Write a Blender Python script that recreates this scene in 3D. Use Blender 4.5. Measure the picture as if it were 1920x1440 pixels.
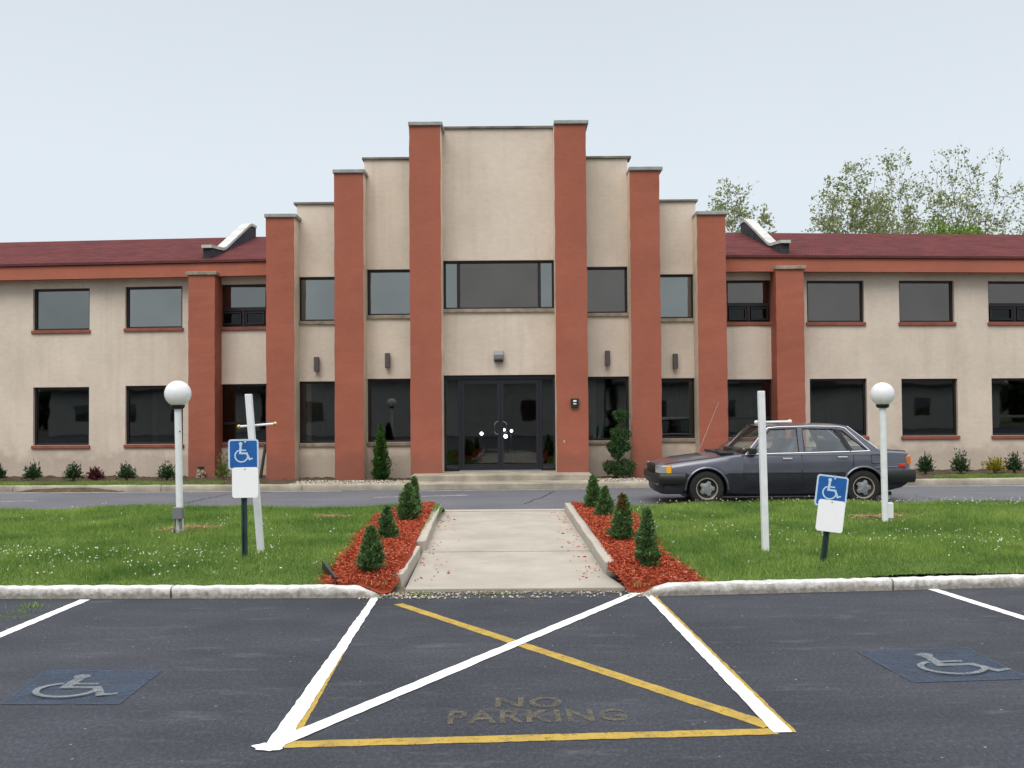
import bpy, bmesh, math, random
import numpy as np
from mathutils import Vector, Matrix

# ------------------------------------------------------------------ camera, world, sun
for o in list(bpy.data.objects):
    bpy.data.objects.remove(o, do_unlink=True)
SC = bpy.context.scene
COL = SC.collection
FOC = 1800.0                      # focal length in pixels of a 1920 wide picture
EYE = 1.65
PITCH = math.atan(45 / FOC)
ROLL = math.radians(0.44)
_f = Vector((0, math.cos(PITCH), math.sin(PITCH)))
_u0 = Vector((0, -math.sin(PITCH), math.cos(PITCH)))
_r0 = Vector((1, 0, 0))
_r = math.cos(ROLL) * _r0 - math.sin(ROLL) * _u0
_u = math.cos(ROLL) * _u0 + math.sin(ROLL) * _r0
cam = bpy.data.cameras.new('camera')
cam.lens = 36 * FOC / 1920
cam.sensor_width = 36
cam.clip_start = 0.05
cam.clip_end = 2000
cam_o = bpy.data.objects.new('camera', cam)
COL.objects.link(cam_o)
cam_o.matrix_world = Matrix(((_r.x, _u.x, -_f.x, 0), (_r.y, _u.y, -_f.y, 0),
                             (_r.z, _u.z, -_f.z, EYE), (0, 0, 0, 1)))
SC.camera = cam_o
SC.render.resolution_x, SC.render.resolution_y = 1024, 768

SUN_EL, SUN_ROT = math.radians(52), math.radians(200)
world = bpy.data.worlds.new('World')
SC.world = world
world.use_nodes = True
wt = world.node_tree
wt.nodes.clear()
w_out = wt.nodes.new('ShaderNodeOutputWorld')
w_bg = wt.nodes.new('ShaderNodeBackground')
w_bg.inputs['Strength'].default_value = 0.1
w_sky = wt.nodes.new('ShaderNodeTexSky')
w_sky.sky_type = 'NISHITA'
w_sky.sun_disc = False
w_sky.sun_elevation = SUN_EL
w_sky.sun_rotation = SUN_ROT
w_sky.air_density = 1.0
w_sky.dust_density = 6.0
w_tc = wt.nodes.new('ShaderNodeTexCoord')
w_sep = wt.nodes.new('ShaderNodeSeparateXYZ')
w_noise = wt.nodes.new('ShaderNodeTexNoise')
w_noise.inputs['Scale'].default_value = 1.6
w_noise.inputs['Detail'].default_value = 3
w_mad = wt.nodes.new('ShaderNodeMath')
w_mad.operation = 'MULTIPLY_ADD'
w_mad.inputs[1].default_value = 0.16
w_ramp = wt.nodes.new('ShaderNodeValToRGB')
# overcast cloud layer: pale at the horizon, brighter overhead (values are radiance / 20)
els = w_ramp.color_ramp.elements
els[0].position, els[0].color = 0.0, (0.305, 0.344, 0.374, 1)
els[1].position, els[1].color = 1.0, (0.98, 0.98, 0.99, 1)
for p, c in ((0.18, (0.324, 0.361, 0.391, 1)), (0.32, (0.332, 0.362, 0.388, 1)), (0.52, (0.295, 0.323, 0.350, 1)), (0.60, (0.300, 0.33, 0.36, 1)),
             (0.78, (0.84, 0.85, 0.87, 1))):
    e = els.new(p)
    e.color = c
w_mul = wt.nodes.new('ShaderNodeVectorMath')
w_mul.operation = 'SCALE'
w_mul.inputs['Scale'].default_value = 20.0
w_mix = wt.nodes.new('ShaderNodeMix')
w_mix.data_type = 'RGBA'
w_mix.inputs['Factor'].default_value = 0.94
L = wt.links.new
L(w_tc.outputs['Generated'], w_sep.inputs[0])
L(w_tc.outputs['Generated'], w_noise.inputs['Vector'])
L(w_noise.outputs['Fac'], w_mad.inputs[0])
L(w_sep.outputs['Z'], w_mad.inputs[2])
L(w_mad.outputs[0], w_ramp.inputs[0])
L(w_ramp.outputs[0], w_mul.inputs[0])
L(w_sky.outputs[0], w_mix.inputs['A'])
L(w_mul.outputs[0], w_mix.inputs['B'])
L(w_mix.outputs['Result'], w_bg.inputs['Color'])
L(w_bg.outputs[0], w_out.inputs[0])

sun = bpy.data.lights.new('sun', 'SUN')
sun.energy = 1.1
sun.angle = math.radians(35)
sun.color = (1.0, 0.965, 0.91)
sun_o = bpy.data.objects.new('sun', sun)
COL.objects.link(sun_o)
sd = Vector((math.sin(SUN_ROT) * math.cos(SUN_EL), math.cos(SUN_ROT) * math.cos(SUN_EL), math.sin(SUN_EL)))
sun_o.rotation_euler = (-sd).to_track_quat('-Z', 'Y').to_euler()
sun_o.location = (-6, -20, 30)

SC.view_settings.view_transform = 'Standard'
SC.view_settings.look = 'None'
SC.view_settings.exposure = 0.26
SC.view_settings.gamma = 1.0
SC.view_settings.use_curve_mapping = False

# ------------------------------------------------------------------ measuring helpers
def ray(px, py):
    return _r * ((px - 960) / FOC) + _u * (-(py - 720) / FOC) + _f

def V(px, py, D):                 # point at distance D along +Y
    d = ray(px, py)
    t = D / d.y
    return Vector((d.x * t, D, EYE + d.z * t))

def G(px, py, z=0.0):             # point on the level z
    d = ray(px, py)
    t = (z - EYE) / d.z
    return Vector((d.x * t, d.y * t, z))

KX, KS = 5.75, 0.08               # the wings bend back a little from |X| = KX
def Yw(X, w):
    return w + KS * max(0.0, abs(X) - KX)

def W(px, py, w):                 # point on the (bent) facade plane w: returns X, Z
    d = ray(px, py)
    t = w / d.y
    if abs(d.x * t) > KX:
        s = 1 if d.x > 0 else -1
        t = (w - KS * KX) / (d.y - KS * s * d.x)
    return d.x * t, EYE + d.z * t

# ------------------------------------------------------------------ object helpers
def tag(o, label=None, cat=None, group=None, kind=None):
    if label: o['label'] = label
    if cat: o['category'] = cat
    if group: o['group'] = group
    if kind: o['kind'] = kind
    return o

def empty(name, loc, label=None, cat=None, group=None, rz=0.0):
    o = bpy.data.objects.new(name, None)
    COL.objects.link(o)
    o.location = loc
    o.rotation_euler = (0, 0, rz)
    o.empty_display_size = 0.2
    return tag(o, label, cat, group)

def link(name, me, mats, parent=None, smooth=False, keep_world=True):
    o = bpy.data.objects.new(name, me)
    COL.objects.link(o)
    for m in (mats if isinstance(mats, (list, tuple)) else [mats]):
        if m: me.materials.append(m)
    if smooth:
        me.polygons.foreach_set('use_smooth', [True] * len(me.polygons))
    if parent:
        o.parent = parent
        if keep_world:
            o.matrix_parent_inverse = world_of(parent).inverted()
    return o

def world_of(o):
    m = Matrix.LocRotScale(o.location, o.rotation_euler, o.scale)
    if o.parent:
        m = world_of(o.parent) @ o.matrix_parent_inverse @ m
    return m

class MB:
    """collects simple shapes, then links them as one mesh"""
    def __init__(s):
        s.v, s.f, s.mi = [], [], []
    def add(s, vs, fs, mi=0):
        n = len(s.v)
        s.v += [tuple(v) for v in vs]
        s.f += [tuple(i + n for i in f) for f in fs]
        s.mi += (mi if isinstance(mi, list) else [mi] * len(fs))
        return s
    def box(s, x0, x1, y0, y1, z0, z1, mi=0, fn=None):
        vs = [(x, y, z) for x in (x0, x1) for y in (y0, y1) for z in (z0, z1)]
        if fn: vs = [(x, fn(x, y), z) for x, y, z in vs]
        fs = [(0, 1, 3, 2), (4, 6, 7, 5), (0, 4, 5, 1), (2, 3, 7, 6), (0, 2, 6, 4), (1, 5, 7, 3)]
        return s.add(vs, fs, mi)
    def obox(s, c, ax, ay, az, mi=0):          # oriented box, half axes
        c = Vector(c)
        vs = [c + i * ax + j * ay + k * az for i in (-1, 1) for j in (-1, 1) for k in (-1, 1)]
        fs = [(0, 1, 3, 2), (4, 6, 7, 5), (0, 4, 5, 1), (2, 3, 7, 6), (0, 2, 6, 4), (1, 5, 7, 3)]
        return s.add(vs, fs, mi)
    def tube(s, pts, rad, n=10, mi=0, caps=True):
        pts = [Vector(p) for p in pts]
        if not isinstance(rad, (list, tuple)): rad = [rad] * len(pts)
        rings = []
        for i, p in enumerate(pts):
            d = (pts[min(i + 1, len(pts) - 1)] - pts[max(i - 1, 0)]).normalized()
            a = d.cross(Vector((0, 0, 1)))
            if a.length < 1e-3: a = d.cross(Vector((1, 0, 0)))
            a.normalize()
            b = d.cross(a)
            rings.append([p + rad[i] * (math.cos(t) * a + math.sin(t) * b) for t in [2 * math.pi * k / n for k in range(n)]])
        vs = [q for r_ in rings for q in r_]
        fs = [(i * n + k, i * n + (k + 1) % n, (i + 1) * n + (k + 1) % n, (i + 1) * n + k) for i in range(len(pts) - 1) for k in range(n)]
        if caps:
            fs += [tuple(reversed(range(n))), tuple((len(pts) - 1) * n + k for k in range(n))]
        return s.add(vs, fs, mi)
    def lathe(s, prof, c=(0, 0, 0), axis='z', n=24, mi=0, cap=False):
        vs = []
        for (r_, h) in prof:
            for k in range(n):
                t = 2 * math.pi * k / n
                p = (r_ * math.cos(t), r_ * math.sin(t), h)
                if axis == 'y': p = (p[0], p[2], p[1])
                if axis == 'x': p = (p[2], p[0], p[1])
                vs.append((p[0] + c[0], p[1] + c[1], p[2] + c[2]))
        m = len(prof)
        fs = [(i * n + k, i * n + (k + 1) % n, (i + 1) * n + (k + 1) % n, (i + 1) * n + k) for i in range(m - 1) for k in range(n)]
        if cap:
            fs += [tuple(range(n)), tuple((m - 1) * n + k for k in range(n))]
        return s.add(vs, fs, mi)
    def build(s, name, mats, parent=None, smooth=False, bevel=0.0, segs=2, fixn=True, angle=35):
        me = bpy.data.meshes.new(name)
        me.from_pydata(s.v, [], s.f)
        me.polygons.foreach_set('material_index', s.mi)
        if fixn or bevel:
            bm = bmesh.new()
            bm.from_mesh(me)
            if fixn: bmesh.ops.recalc_face_normals(bm, faces=bm.faces)
            if bevel:
                es = [e for e in bm.edges if len(e.link_faces) == 2 and e.calc_face_angle(0) > math.radians(30)]
                bmesh.ops.bevel(bm, geom=es, offset=bevel, segments=segs, affect='EDGES', profile=0.5)
            bm.to_mesh(me)
            bm.free()
        o = link(name, me, mats, parent)
        if smooth:
            me.polygons.foreach_set('use_smooth', [True] * len(me.polygons))
            me.set_sharp_from_angle(angle=math.radians(angle))
        return o

def np_obj(name, verts, faces, mats, parent=None, mi=None):
    verts = np.ascontiguousarray(verts, dtype=np.float32)
    faces = np.ascontiguousarray(faces, dtype=np.int32)
    k = faces.shape[1]
    me = bpy.data.meshes.new(name)
    me.vertices.add(len(verts))
    me.vertices.foreach_set('co', verts.ravel())
    me.loops.add(faces.size)
    me.loops.foreach_set('vertex_index', faces.ravel())
    me.polygons.add(len(faces))
    me.polygons.foreach_set('loop_start', np.arange(0, faces.size, k, dtype=np.int32))
    if mi is not None:
        me.polygons.foreach_set('material_index', np.asarray(mi, dtype=np.int32))
    me.update(calc_edges=True)
    return link(name, me, mats, parent)

def leaf_quads(c, n, ln, wd, rng, up=None, lean=0.6):
    """diamond leaves at centres c; n = main direction per leaf"""
    N = len(c)
    d = n + rng.normal(0, lean, (N, 3))
    d /= np.linalg.norm(d, axis=1, keepdims=True) + 1e-9
    r = rng.normal(0, 1, (N, 3))
    s = np.cross(d, r)
    s /= np.linalg.norm(s, axis=1, keepdims=True) + 1e-9
    ln = np.broadcast_to(np.asarray(ln), (N,))[:, None]
    wd = np.broadcast_to(np.asarray(wd), (N,))[:, None]
    v = np.stack([c - d * ln * .5, c + s * wd * .5, c + d * ln * .5, c - s * wd * .5], 1).reshape(-1, 3)
    f = np.arange(4 * N).reshape(-1, 4)
    return v, f

def in_poly(x, y, poly):
    ins = np.zeros(len(x), bool)
    n = len(poly)
    for i in range(n):
        x1, y1 = poly[i][0], poly[i][1]
        x2, y2 = poly[(i + 1) % n][0], poly[(i + 1) % n][1]
        if y1 == y2: continue
        c = ((y1 > y) != (y2 > y)) & (x < (x2 - x1) * (y - y1) / (y2 - y1) + x1)
        ins ^= c
    return ins

# ------------------------------------------------------------------ materials
def lin(c):
    return tuple(((v / 255) / 12.92 if v / 255 <= 0.04045 else ((v / 255 + 0.055) / 1.055) ** 2.4) for v in c) + (1,)

class Mat:
    def __init__(s, name, rough=0.8, metal=0.0, spec=0.5, coat=0.0):
        s.m = bpy.data.materials.new(name)
        s.m.use_nodes = True
        s.t = s.m.node_tree
        s.b = s.t.nodes['Principled BSDF']
        s.out = s.t.nodes['Material Output']
        s.b.inputs['Roughness'].default_value = rough
        s.b.inputs['Metallic'].default_value = metal
        s.b.inputs['Specular IOR Level'].default_value = spec
        s.b.inputs['Coat Weight'].default_value = coat
        s.tc = None
    def n(s, t, **kw):
        q = s.t.nodes.new(t)
        for k, v in kw.items():
            if k in q.inputs: q.inputs[k].default_value = v
            else: setattr(q, k, v)
        return q
    def l(s, a, b):
        s.t.links.new(a, b)
    def coord(s, scale=(1, 1, 1), kind='Object'):
        if s.tc is None: s.tc = s.n('ShaderNodeTexCoord')
        mp = s.n('ShaderNodeMapping')
        mp.inputs['Scale'].default_value = scale
        s.l(s.tc.outputs[kind], mp.inputs[0])
        return mp.outputs[0]
    def pos(s, scale=(1, 1, 1)):
        g = s.n('ShaderNodeNewGeometry')
        mp = s.n('ShaderNodeMapping')
        mp.inputs['Scale'].default_value = scale
        s.l(g.outputs['Position'], mp.inputs[0])
        return mp.outputs[0]
    def noise(s, vec, scale, detail=4, rough=0.55):
        q = s.n('ShaderNodeTexNoise')
        q.inputs['Scale'].default_value = scale
        q.inputs['Detail'].default_value = detail
        q.inputs['Roughness'].default_value = rough
        s.l(vec, q.inputs['Vector'])
        return q.outputs['Fac']
    def ramp(s, fac, stops):
        q = s.n('ShaderNodeValToRGB')
        e = q.color_ramp.elements
        e[0].position, e[0].color = stops[0]
        e[1].position, e[1].color = stops[-1]
        for p, c in stops[1:-1]:
            k = e.new(p)
            k.color = c
        s.l(fac, q.inputs[0])
        return q.outputs[0]
    def mix(s, fac, a, b, mode='MIX'):
        q = s.n('ShaderNodeMix')
        q.data_type = 'RGBA'
        q.blend_type = mode
        for sock, v in ((q.inputs['Factor'], fac), (q.inputs['A'], a), (q.inputs['B'], b)):
            if hasattr(v, 'links'): s.l(v, sock)
            else: sock.default_value = v
        return q.outputs['Result']
    def color(s, c):
        if hasattr(c, 'links'): s.l(c, s.b.inputs['Base Color'])
        else: s.b.inputs['Base Color'].default_value = c
        return s
    def bump(s, h, strength=0.3, dist=0.01):
        q = s.n('ShaderNodeBump')
        q.inputs['Strength'].default_value = strength
        q.inputs['Distance'].default_value = dist
        s.l(h, q.inputs['Height'])
        s.l(q.outputs[0], s.b.inputs['Normal'])
        return s
    def worn(s, fac):                   # transparent where fac is 0
        tr = s.n('ShaderNodeBsdfTransparent')
        mx = s.n('ShaderNodeMixShader')
        s.l(fac, mx.inputs[0])
        s.l(tr.outputs[0], mx.inputs[1])
        s.l(s.b.outputs[0], mx.inputs[2])
        s.l(mx.outputs[0], s.out.inputs[0])
        return s

def g3(v):
    return (v, v, v, 1)

def mottled(name, base, var=0.12, scale=1.2, rough=0.85, bump=0.25, bscale=60, bdist=0.004, stretch=(1, 1, 1), spec=0.3, fine=0.06):
    m = Mat(name, rough, spec=spec)
    p = m.pos(stretch)
    a = m.noise(p, scale, 5)
    b = m.noise(m.pos(), bscale, 3)
    base = np.array(base[:3])
    c1 = tuple(base * (1 - var)) + (1,)
    c2 = tuple(np.minimum(base * (1 + var), 1)) + (1,)
    col = m.ramp(a, [(0.3, c1), (0.7, c2)])
    f = m.ramp(b, [(0.3, g3(1 - fine)), (0.7, g3(1 + fine))])
    m.color(m.mix(1.0, col, f, 'MULTIPLY'))
    m.bump(b, bump, bdist)
    return m.m

def plain(name, base, rough=0.6, metal=0.0, spec=0.5, coat=0.0, var=0.05):
    m = Mat(name, rough, metal, spec, coat)
    a = m.noise(m.pos(), 9, 3)
    base = np.array(base[:3])
    m.color(m.ramp(a, [(0.3, tuple(base * (1 - var)) + (1,)), (0.7, tuple(np.minimum(base * (1 + var), 1)) + (1,))]))
    return m.m

# stucco: broad blotches, vertical weather streaks
def stucco(name, base, dirt):
    m = Mat(name, 0.92, spec=0.2)
    p = m.pos()
    base = np.array(base)
    blot = m.ramp(m.noise(p, 0.9, 6, 0.6), [(0.28, tuple(base * 0.87) + (1,)), (0.55, tuple(base) + (1,)), (0.8, tuple(base * 1.07) + (1,))])
    streak = m.ramp(m.noise(m.pos((2.2, 2.2, 0.16)), 1.6, 5, 0.6), [(0.50, g3(0)), (0.78, g3(1))])
    col = m.mix(m.mix(1.0, streak, g3(0.34), 'MULTIPLY'), blot, dirt + (1,))
    trowel = m.noise(m.pos((1, 1, 2.2)), 7, 5, 0.65)
    col = m.mix(1.0, col, m.ramp(trowel, [(0.3, g3(0.94)), (0.7, g3(1.05))]), 'MULTIPLY')
    # splash-back dirt low on the walls
    gz = m.n('ShaderNodeSeparateXYZ')
    m.l(p, gz.inputs[0])
    ad = m.n('ShaderNodeMath', operation='MULTIPLY_ADD')
    m.l(m.noise(p, 3.0, 4), ad.inputs[0])
    ad.inputs[1].default_value = -0.9
    m.l(gz.outputs[2], ad.inputs[2])
    low = m.ramp(ad.outputs[0], [(0.0, g3(0.45)), (0.28, g3(0))])
    col = m.mix(low, col, tuple(np.array(dirt) * 0.75) + (1,))
    m.color(col)
    hb = m.mix(0.5, m.noise(p, 45, 4, 0.7), trowel)
    m.bump(hb, 0.35, 0.012)
    return m.m

M = {}
M['cream'] = stucco('cream_stucco', (0.665, 0.565, 0.468), (0.42, 0.335, 0.265))
M['terra'] = stucco('terracotta_stucco', (0.365, 0.118, 0.076), (0.27, 0.12, 0.09))
M['trim_cream'] = mottled('cream_paint_edge', (0.70, 0.58, 0.45), 0.10, 2.0)
M['sill_red'] = mottled('sill_paint_red', (0.25, 0.085, 0.058), 0.2, 4)
M['sill_stone'] = mottled('sill_stone', (0.30, 0.245, 0.185), 0.35, 5)
M['coping'] = mottled('coping_stone', (0.30, 0.31, 0.30), 0.30, 4, bump=0.4)
M['coping_dark'] = mottled('coping_weathered', (0.17, 0.155, 0.135), 0.40, 3, bump=0.4)
M['frame'] = plain('bronze_frame', (0.018, 0.014, 0.015), 0.45, 0.2)
M['frame_blue'] = plain('dark_anodised_frame', (0.020, 0.020, 0.028), 0.4, 0.3)
M['charcoal'] = mottled('charcoal_cladding', (0.034, 0.036, 0.042), 0.5, 5, bump=0.5)
M['cap_white'] = mottled('white_cap', (0.50, 0.50, 0.47), 0.2, 3)
M['inside'] = mottled('interior_paint', (0.10, 0.09, 0.075), 0.2, 2)
M['inside_pale'] = mottled('interior_pale', (0.34, 0.32, 0.28), 0.15, 2)
M['concrete'] = mottled('concrete', (0.40, 0.365, 0.31), 0.12, 1.5, bump=0.3, bscale=90)
M['concrete_old'] = mottled('old_concrete', (0.34, 0.30, 0.235), 0.30, 2.5, bump=0.5, bscale=50)
M['white_paint'] = plain('white_post_paint', (0.74, 0.755, 0.76), 0.5, var=0.07)
M['brass'] = plain('brass', (0.62, 0.42, 0.13), 0.3, 0.8)
M['sign_white'] = plain('sign_white', (0.93, 0.93, 0.93), 0.45, var=0.01)
M['sign_blue'] = plain('sign_blue', (0.010, 0.105, 0.36), 0.45, var=0.12)
M['sign_pale'] = plain('sign_pale_blue', (0.52, 0.66, 0.80), 0.5, var=0.05)
M['post_green'] = plain('green_steel', (0.022, 0.045, 0.042), 0.6, 0.2, var=0.3)
M['bolt'] = plain('bolt_steel', (0.42, 0.43, 0.44), 0.4, 0.8)
M['housing'] = plain('cast_housing', (0.24, 0.24, 0.245), 0.6, 0.2)
M['grey_box'] = plain('grey_box_paint', (0.17, 0.17, 0.19), 0.6)
M['black'] = plain('black_plastic', (0.012, 0.012, 0.013), 0.45)
M['sconce'] = plain('bronze_sconce', (0.085, 0.066, 0.068), 0.5)
M['chrome'] = plain('chrome', (0.75, 0.76, 0.78), 0.18, 1.0, var=0.02)
M['rubber'] = mottled('tyre_rubber', (0.018, 0.018, 0.018), 0.2, 20, rough=0.8, bump=0.2)
M['trunk_brown'] = mottled('bark', (0.11, 0.085, 0.06), 0.3, 8, bump=0.6, bscale=25)
M['bark_grey'] = mottled('grey_bark', (0.16, 0.135, 0.11), 0.3, 6, bump=0.4, bscale=25)

def globe_mat():
    m = Mat('milk_globe', 0.35, spec=0.5)
    m.color((0.92, 0.91, 0.92, 1))
    tl = m.n('ShaderNodeBsdfTranslucent')
    tl.inputs[0].default_value = (0.86, 0.85, 0.86, 1)
    mx = m.n('ShaderNodeMixShader')
    mx.inputs[0].default_value = 0.30
    m.l(m.b.outputs[0], mx.inputs[1])
    m.l(tl.outputs[0], mx.inputs[2])
    m.l(mx.outputs[0], m.out.inputs[0])
    return m.m
M['globe'] = globe_mat()

def glass(name, refl, tint, tintcol=(1, 1, 1), rough=0.02, gcol=(0.94, 1.0, 1.0, 1)):
    m = Mat(name)
    tr = m.n('ShaderNodeBsdfTransparent')
    tr.inputs[0].default_value = (tint * tintcol[0], tint * tintcol[1], tint * tintcol[2], 1)
    gl = m.n('ShaderNodeBsdfGlossy')
    gl.inputs['Roughness'].default_value = rough
    gl.inputs[0].default_value = gcol
    mx = m.n('ShaderNodeMixShader')
    nz = m.ramp(m.noise(m.pos(), 0.8, 2), [(0.3, g3(refl * 0.92)), (0.7, g3(refl * 1.08))])
    m.l(nz, mx.inputs[0])
    m.l(tr.outputs[0], mx.inputs[1])
    m.l(gl.outputs[0], mx.inputs[2])
    m.l(mx.outputs[0], m.out.inputs[0])
    bp = m.n('ShaderNodeBump')
    bp.inputs['Strength'].default_value = 0.05
    bp.inputs['Distance'].default_value = 0.02
    m.l(m.noise(m.pos(), 1.6, 1), bp.inputs['Height'])
    m.l(bp.outputs[0], gl.inputs['Normal'])
    return m.m
M['glass_pale'] = glass('reflective_glass_pale', 0.235, 0.15, gcol=(0.96, 1.0, 0.965, 1))
M['glass_mid'] = glass('reflective_glass_mid', 0.185, 0.15, gcol=(0.97, 1.0, 0.96, 1))
M['glass_dim'] = glass('reflective_glass_dim', 0.135, 0.15, gcol=(1.0, .915, .835, 1))
M['glass_low'] = glass('tinted_glass', 0.105, 0.28)
M['glass_dark'] = glass('dark_vent_glass', 0.03, 0.2)
M['glass_door'] = glass('door_glass', 0.085, 0.55)
M['glass_car'] = glass('car_glass', 0.13, 0.82, (0.92, 1.0, 0.99))

# roof shingles
def shingle():
    m = Mat('red_shingles', 0.95, spec=0.15)
    mp = m.pos((1, 1.05, 0))
    br = m.n('ShaderNodeTexBrick')
    m.l(mp, br.inputs['Vector'])
    br.inputs['Color1'].default_value = (0.134, 0.031, 0.029, 1)
    br.inputs['Color2'].default_value = (0.082, 0.019, 0.021, 1)
    br.inputs['Mortar'].default_value = (0.036, 0.010, 0.013, 1)
    br.inputs['Scale'].default_value = 1.0
    br.inputs['Mortar Size'].default_value = 0.010
    br.inputs['Brick Width'].default_value = 0.26
    br.inputs['Row Height'].default_value = 0.145
    br.inputs['Bias'].default_value = -0.1
    n1 = m.ramp(m.noise(m.pos(), 1.1, 5), [(0.3, g3(0.85)), (0.7, g3(1.15))])
    n2 = m.ramp(m.noise(m.pos(), 60, 3), [(0.3, g3(0.8)), (0.7, g3(1.2))])
    m.color(m.mix(1.0, m.mix(1.0, br.outputs[0], n1, 'MULTIPLY'), n2, 'MULTIPLY'))
    m.bump(br.outputs[1], -0.5, 0.01)
    return m.m
M['shingle'] = shingle()

def asphalt(name, dark, light, specks=True, patch=0.35):
    m = Mat(name, 0.88, spec=0.35)
    p = m.pos()
    big = m.noise(p, 0.55, 6, 0.62)
    mid = m.noise(m.pos((0.35, 1.6, 1)), 1.5, 5, 0.65)
    fac = m.mix(patch, big, mid)
    col = m.ramp(fac, [(0.35, dark + (1,)), (0.52, tuple(0.55 * a + 0.45 * b for a, b in zip(dark, light)) + (1,)), (0.71, light + (1,))])
    agg = m.noise(m.pos((1, .55, 1)), 48, 5, 0.95)
    col = m.mix(1.0, col, m.ramp(agg, [(0.30, g3(0.40)), (0.52, g3(0.92)), (0.66, g3(2.0)), (0.76, g3(3.4))]), 'MULTIPLY')
    if specks:
        vo = m.n('ShaderNodeTexVoronoi')
        vo.inputs['Scale'].default_value = 30
        vo.inputs['Randomness'].default_value = 1.0
        m.l(p, vo.inputs['Vector'])
        rnd = m.n('ShaderNodeSeparateColor')
        m.l(vo.outputs['Color'], rnd.inputs[0])
        pick = m.ramp(rnd.outputs[0], [(0.84, g3(0)), (0.98, g3(1))])
        near = m.ramp(m.mix(0.35, vo.outputs['Distance'], rnd.outputs[1]), [(0.09, g3(1)), (0.19, g3(0))])
        col = m.mix(m.mix(1.0, pick, near, 'MULTIPLY'), col, (0.30, 0.30, 0.29, 1))
        scuff = m.ramp(m.noise(m.pos((0.5, 1.8, 1)), 2.6, 8, 0.75), [(0.56, g3(0)), (0.76, g3(0.45))])
        col = m.mix(scuff, col, (0.16, 0.165, 0.165, 1))
    m.color(col)
    m.bump(agg, 0.6, 0.006)
    return m
_a = asphalt('lot_asphalt', (0.021, 0.0240, 0.0315), (0.058, 0.062, 0.076))
M['asphalt'] = _a.m
_d = asphalt('drive_asphalt', (0.100, 0.104, 0.120), (0.155, 0.156, 0.170), specks=False)
M['drive'] = _d.m

def soil(name, a, b):
    m = Mat(name, 1.0, spec=0.1)
    p = m.pos()
    n1 = m.noise(p, 5, 6, 0.7)
    n2 = m.noise(p, 45, 4, 0.7)
    m.color(m.mix(0.5, m.ramp(n1, [(0.35, a + (1,)), (0.65, b + (1,))]), m.ramp(n2, [(0.35, a + (1,)), (0.7, b + (1,))])))
    m.bump(m.mix(0.5, n1, n2), 0.8, 0.03)
    return m.m
M['soil'] = soil('bed_soil', (0.045, 0.030, 0.020), (0.15, 0.115, 0.08))
M['turf_base'] = soil('turf_soil', (0.05, 0.085, 0.022), (0.11, 0.16, 0.042))
M['mulch_base'] = soil('mulch_base', (0.17, 0.030, 0.014), (0.34, 0.066, 0.034))
M['ground'] = soil('ground_mix', (0.06, 0.075, 0.035), (0.12, 0.12, 0.07))
M['dirt'] = soil('dirt', (0.09, 0.07, 0.05), (0.28, 0.235, 0.175))

def island_mat(name, stops, rough=0.7, patch=None, pscale=0.6, trans=0.0, spec=0.25):
    """a colour per loose piece (leaf, blade, chip); optional broad patches"""
    m = Mat(name, rough, spec=spec)
    g = m.n('ShaderNodeNewGeometry')
    col = m.ramp(g.outputs['Random Per Island'], stops)
    if patch:
        col = m.mix(1.0, col, m.ramp(m.noise(m.pos(), pscale, 5, 0.65), [(0.32, patch[0] + (1,)), (0.68, patch[1] + (1,))]), 'MULTIPLY')
    m.color(col)
    if trans:
        tl = m.n('ShaderNodeBsdfTranslucent')
        m.l(col, tl.inputs[0])
        mx = m.n('ShaderNodeMixShader')
        mx.inputs[0].default_value = trans
        m.l(m.b.outputs[0], mx.inputs[1])
        m.l(tl.outputs[0], mx.inputs[2])
        m.l(mx.outputs[0], m.out.inputs[0])
    return m.m
M['grass'] = island_mat('grass_blades', [(0.0, (0.100, 0.195, 0.040, 1)), (0.5, (0.180, 0.312, 0.060, 1)), (0.9, (0.29, 0.405, 0.105, 1)), (1.0, (0.34, 0.34, 0.13, 1))],
                        0.65, ((0.48, 0.62, 0.52), (1.42, 1.26, 1.25)), 1.0, trans=0.35)
M['straw'] = island_mat('straw', [(0.0, (0.30, 0.20, 0.09, 1)), (1.0, (0.50, 0.37, 0.20, 1))], 0.8)
M['clover'] = island_mat('clover_white', [(0.0, (0.55, 0.56, 0.45, 1)), (1.0, (0.80, 0.80, 0.74, 1))], 0.8)
M['mulch'] = island_mat('mulch_chips', [(0.0, (0.20, 0.032, 0.016, 1)), (0.55, (0.41, 0.074, 0.036, 1)), (0.93, (0.54, 0.145, 0.072, 1)), (1.0, (0.58, 0.31, 0.2, 1))], 0.9, spec=0.1)
M['conifer'] = island_mat('spruce_needles', [(0.0, (0.044, 0.100, 0.038, 1)), (0.6, (0.100, 0.200, 0.066, 1)), (1.0, (0.21, 0.31, 0.115, 1))], 0.6, ((0.7, 0.75, 0.8), (1.3, 1.25, 1.1)), 9, trans=0.25)
M['burnt'] = island_mat('burnt_needles', [(0.0, (0.09, 0.055, 0.02, 1)), (1.0, (0.20, 0.13, 0.045, 1))], 0.7)
M['arbor'] = island_mat('arborvitae_leaf', [(0.0, (0.018, 0.060, 0.010, 1)), (0.6, (0.040, 0.115, 0.016, 1)), (1.0, (0.095, 0.19, 0.035, 1))], 0.6, ((0.6, 0.65, 0.7), (1.3, 1.25, 1.1)), 7, trans=0.2)
M['topiary'] = island_mat('topiary_leaf', [(0.0, (0.022, 0.060, 0.020, 1)), (0.6, (0.042, 0.100, 0.028, 1)), (1.0, (0.085, 0.165, 0.045, 1))], 0.55, ((0.7, 0.75, 0.8), (1.25, 1.2, 1.1)), 8, trans=0.15)
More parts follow.
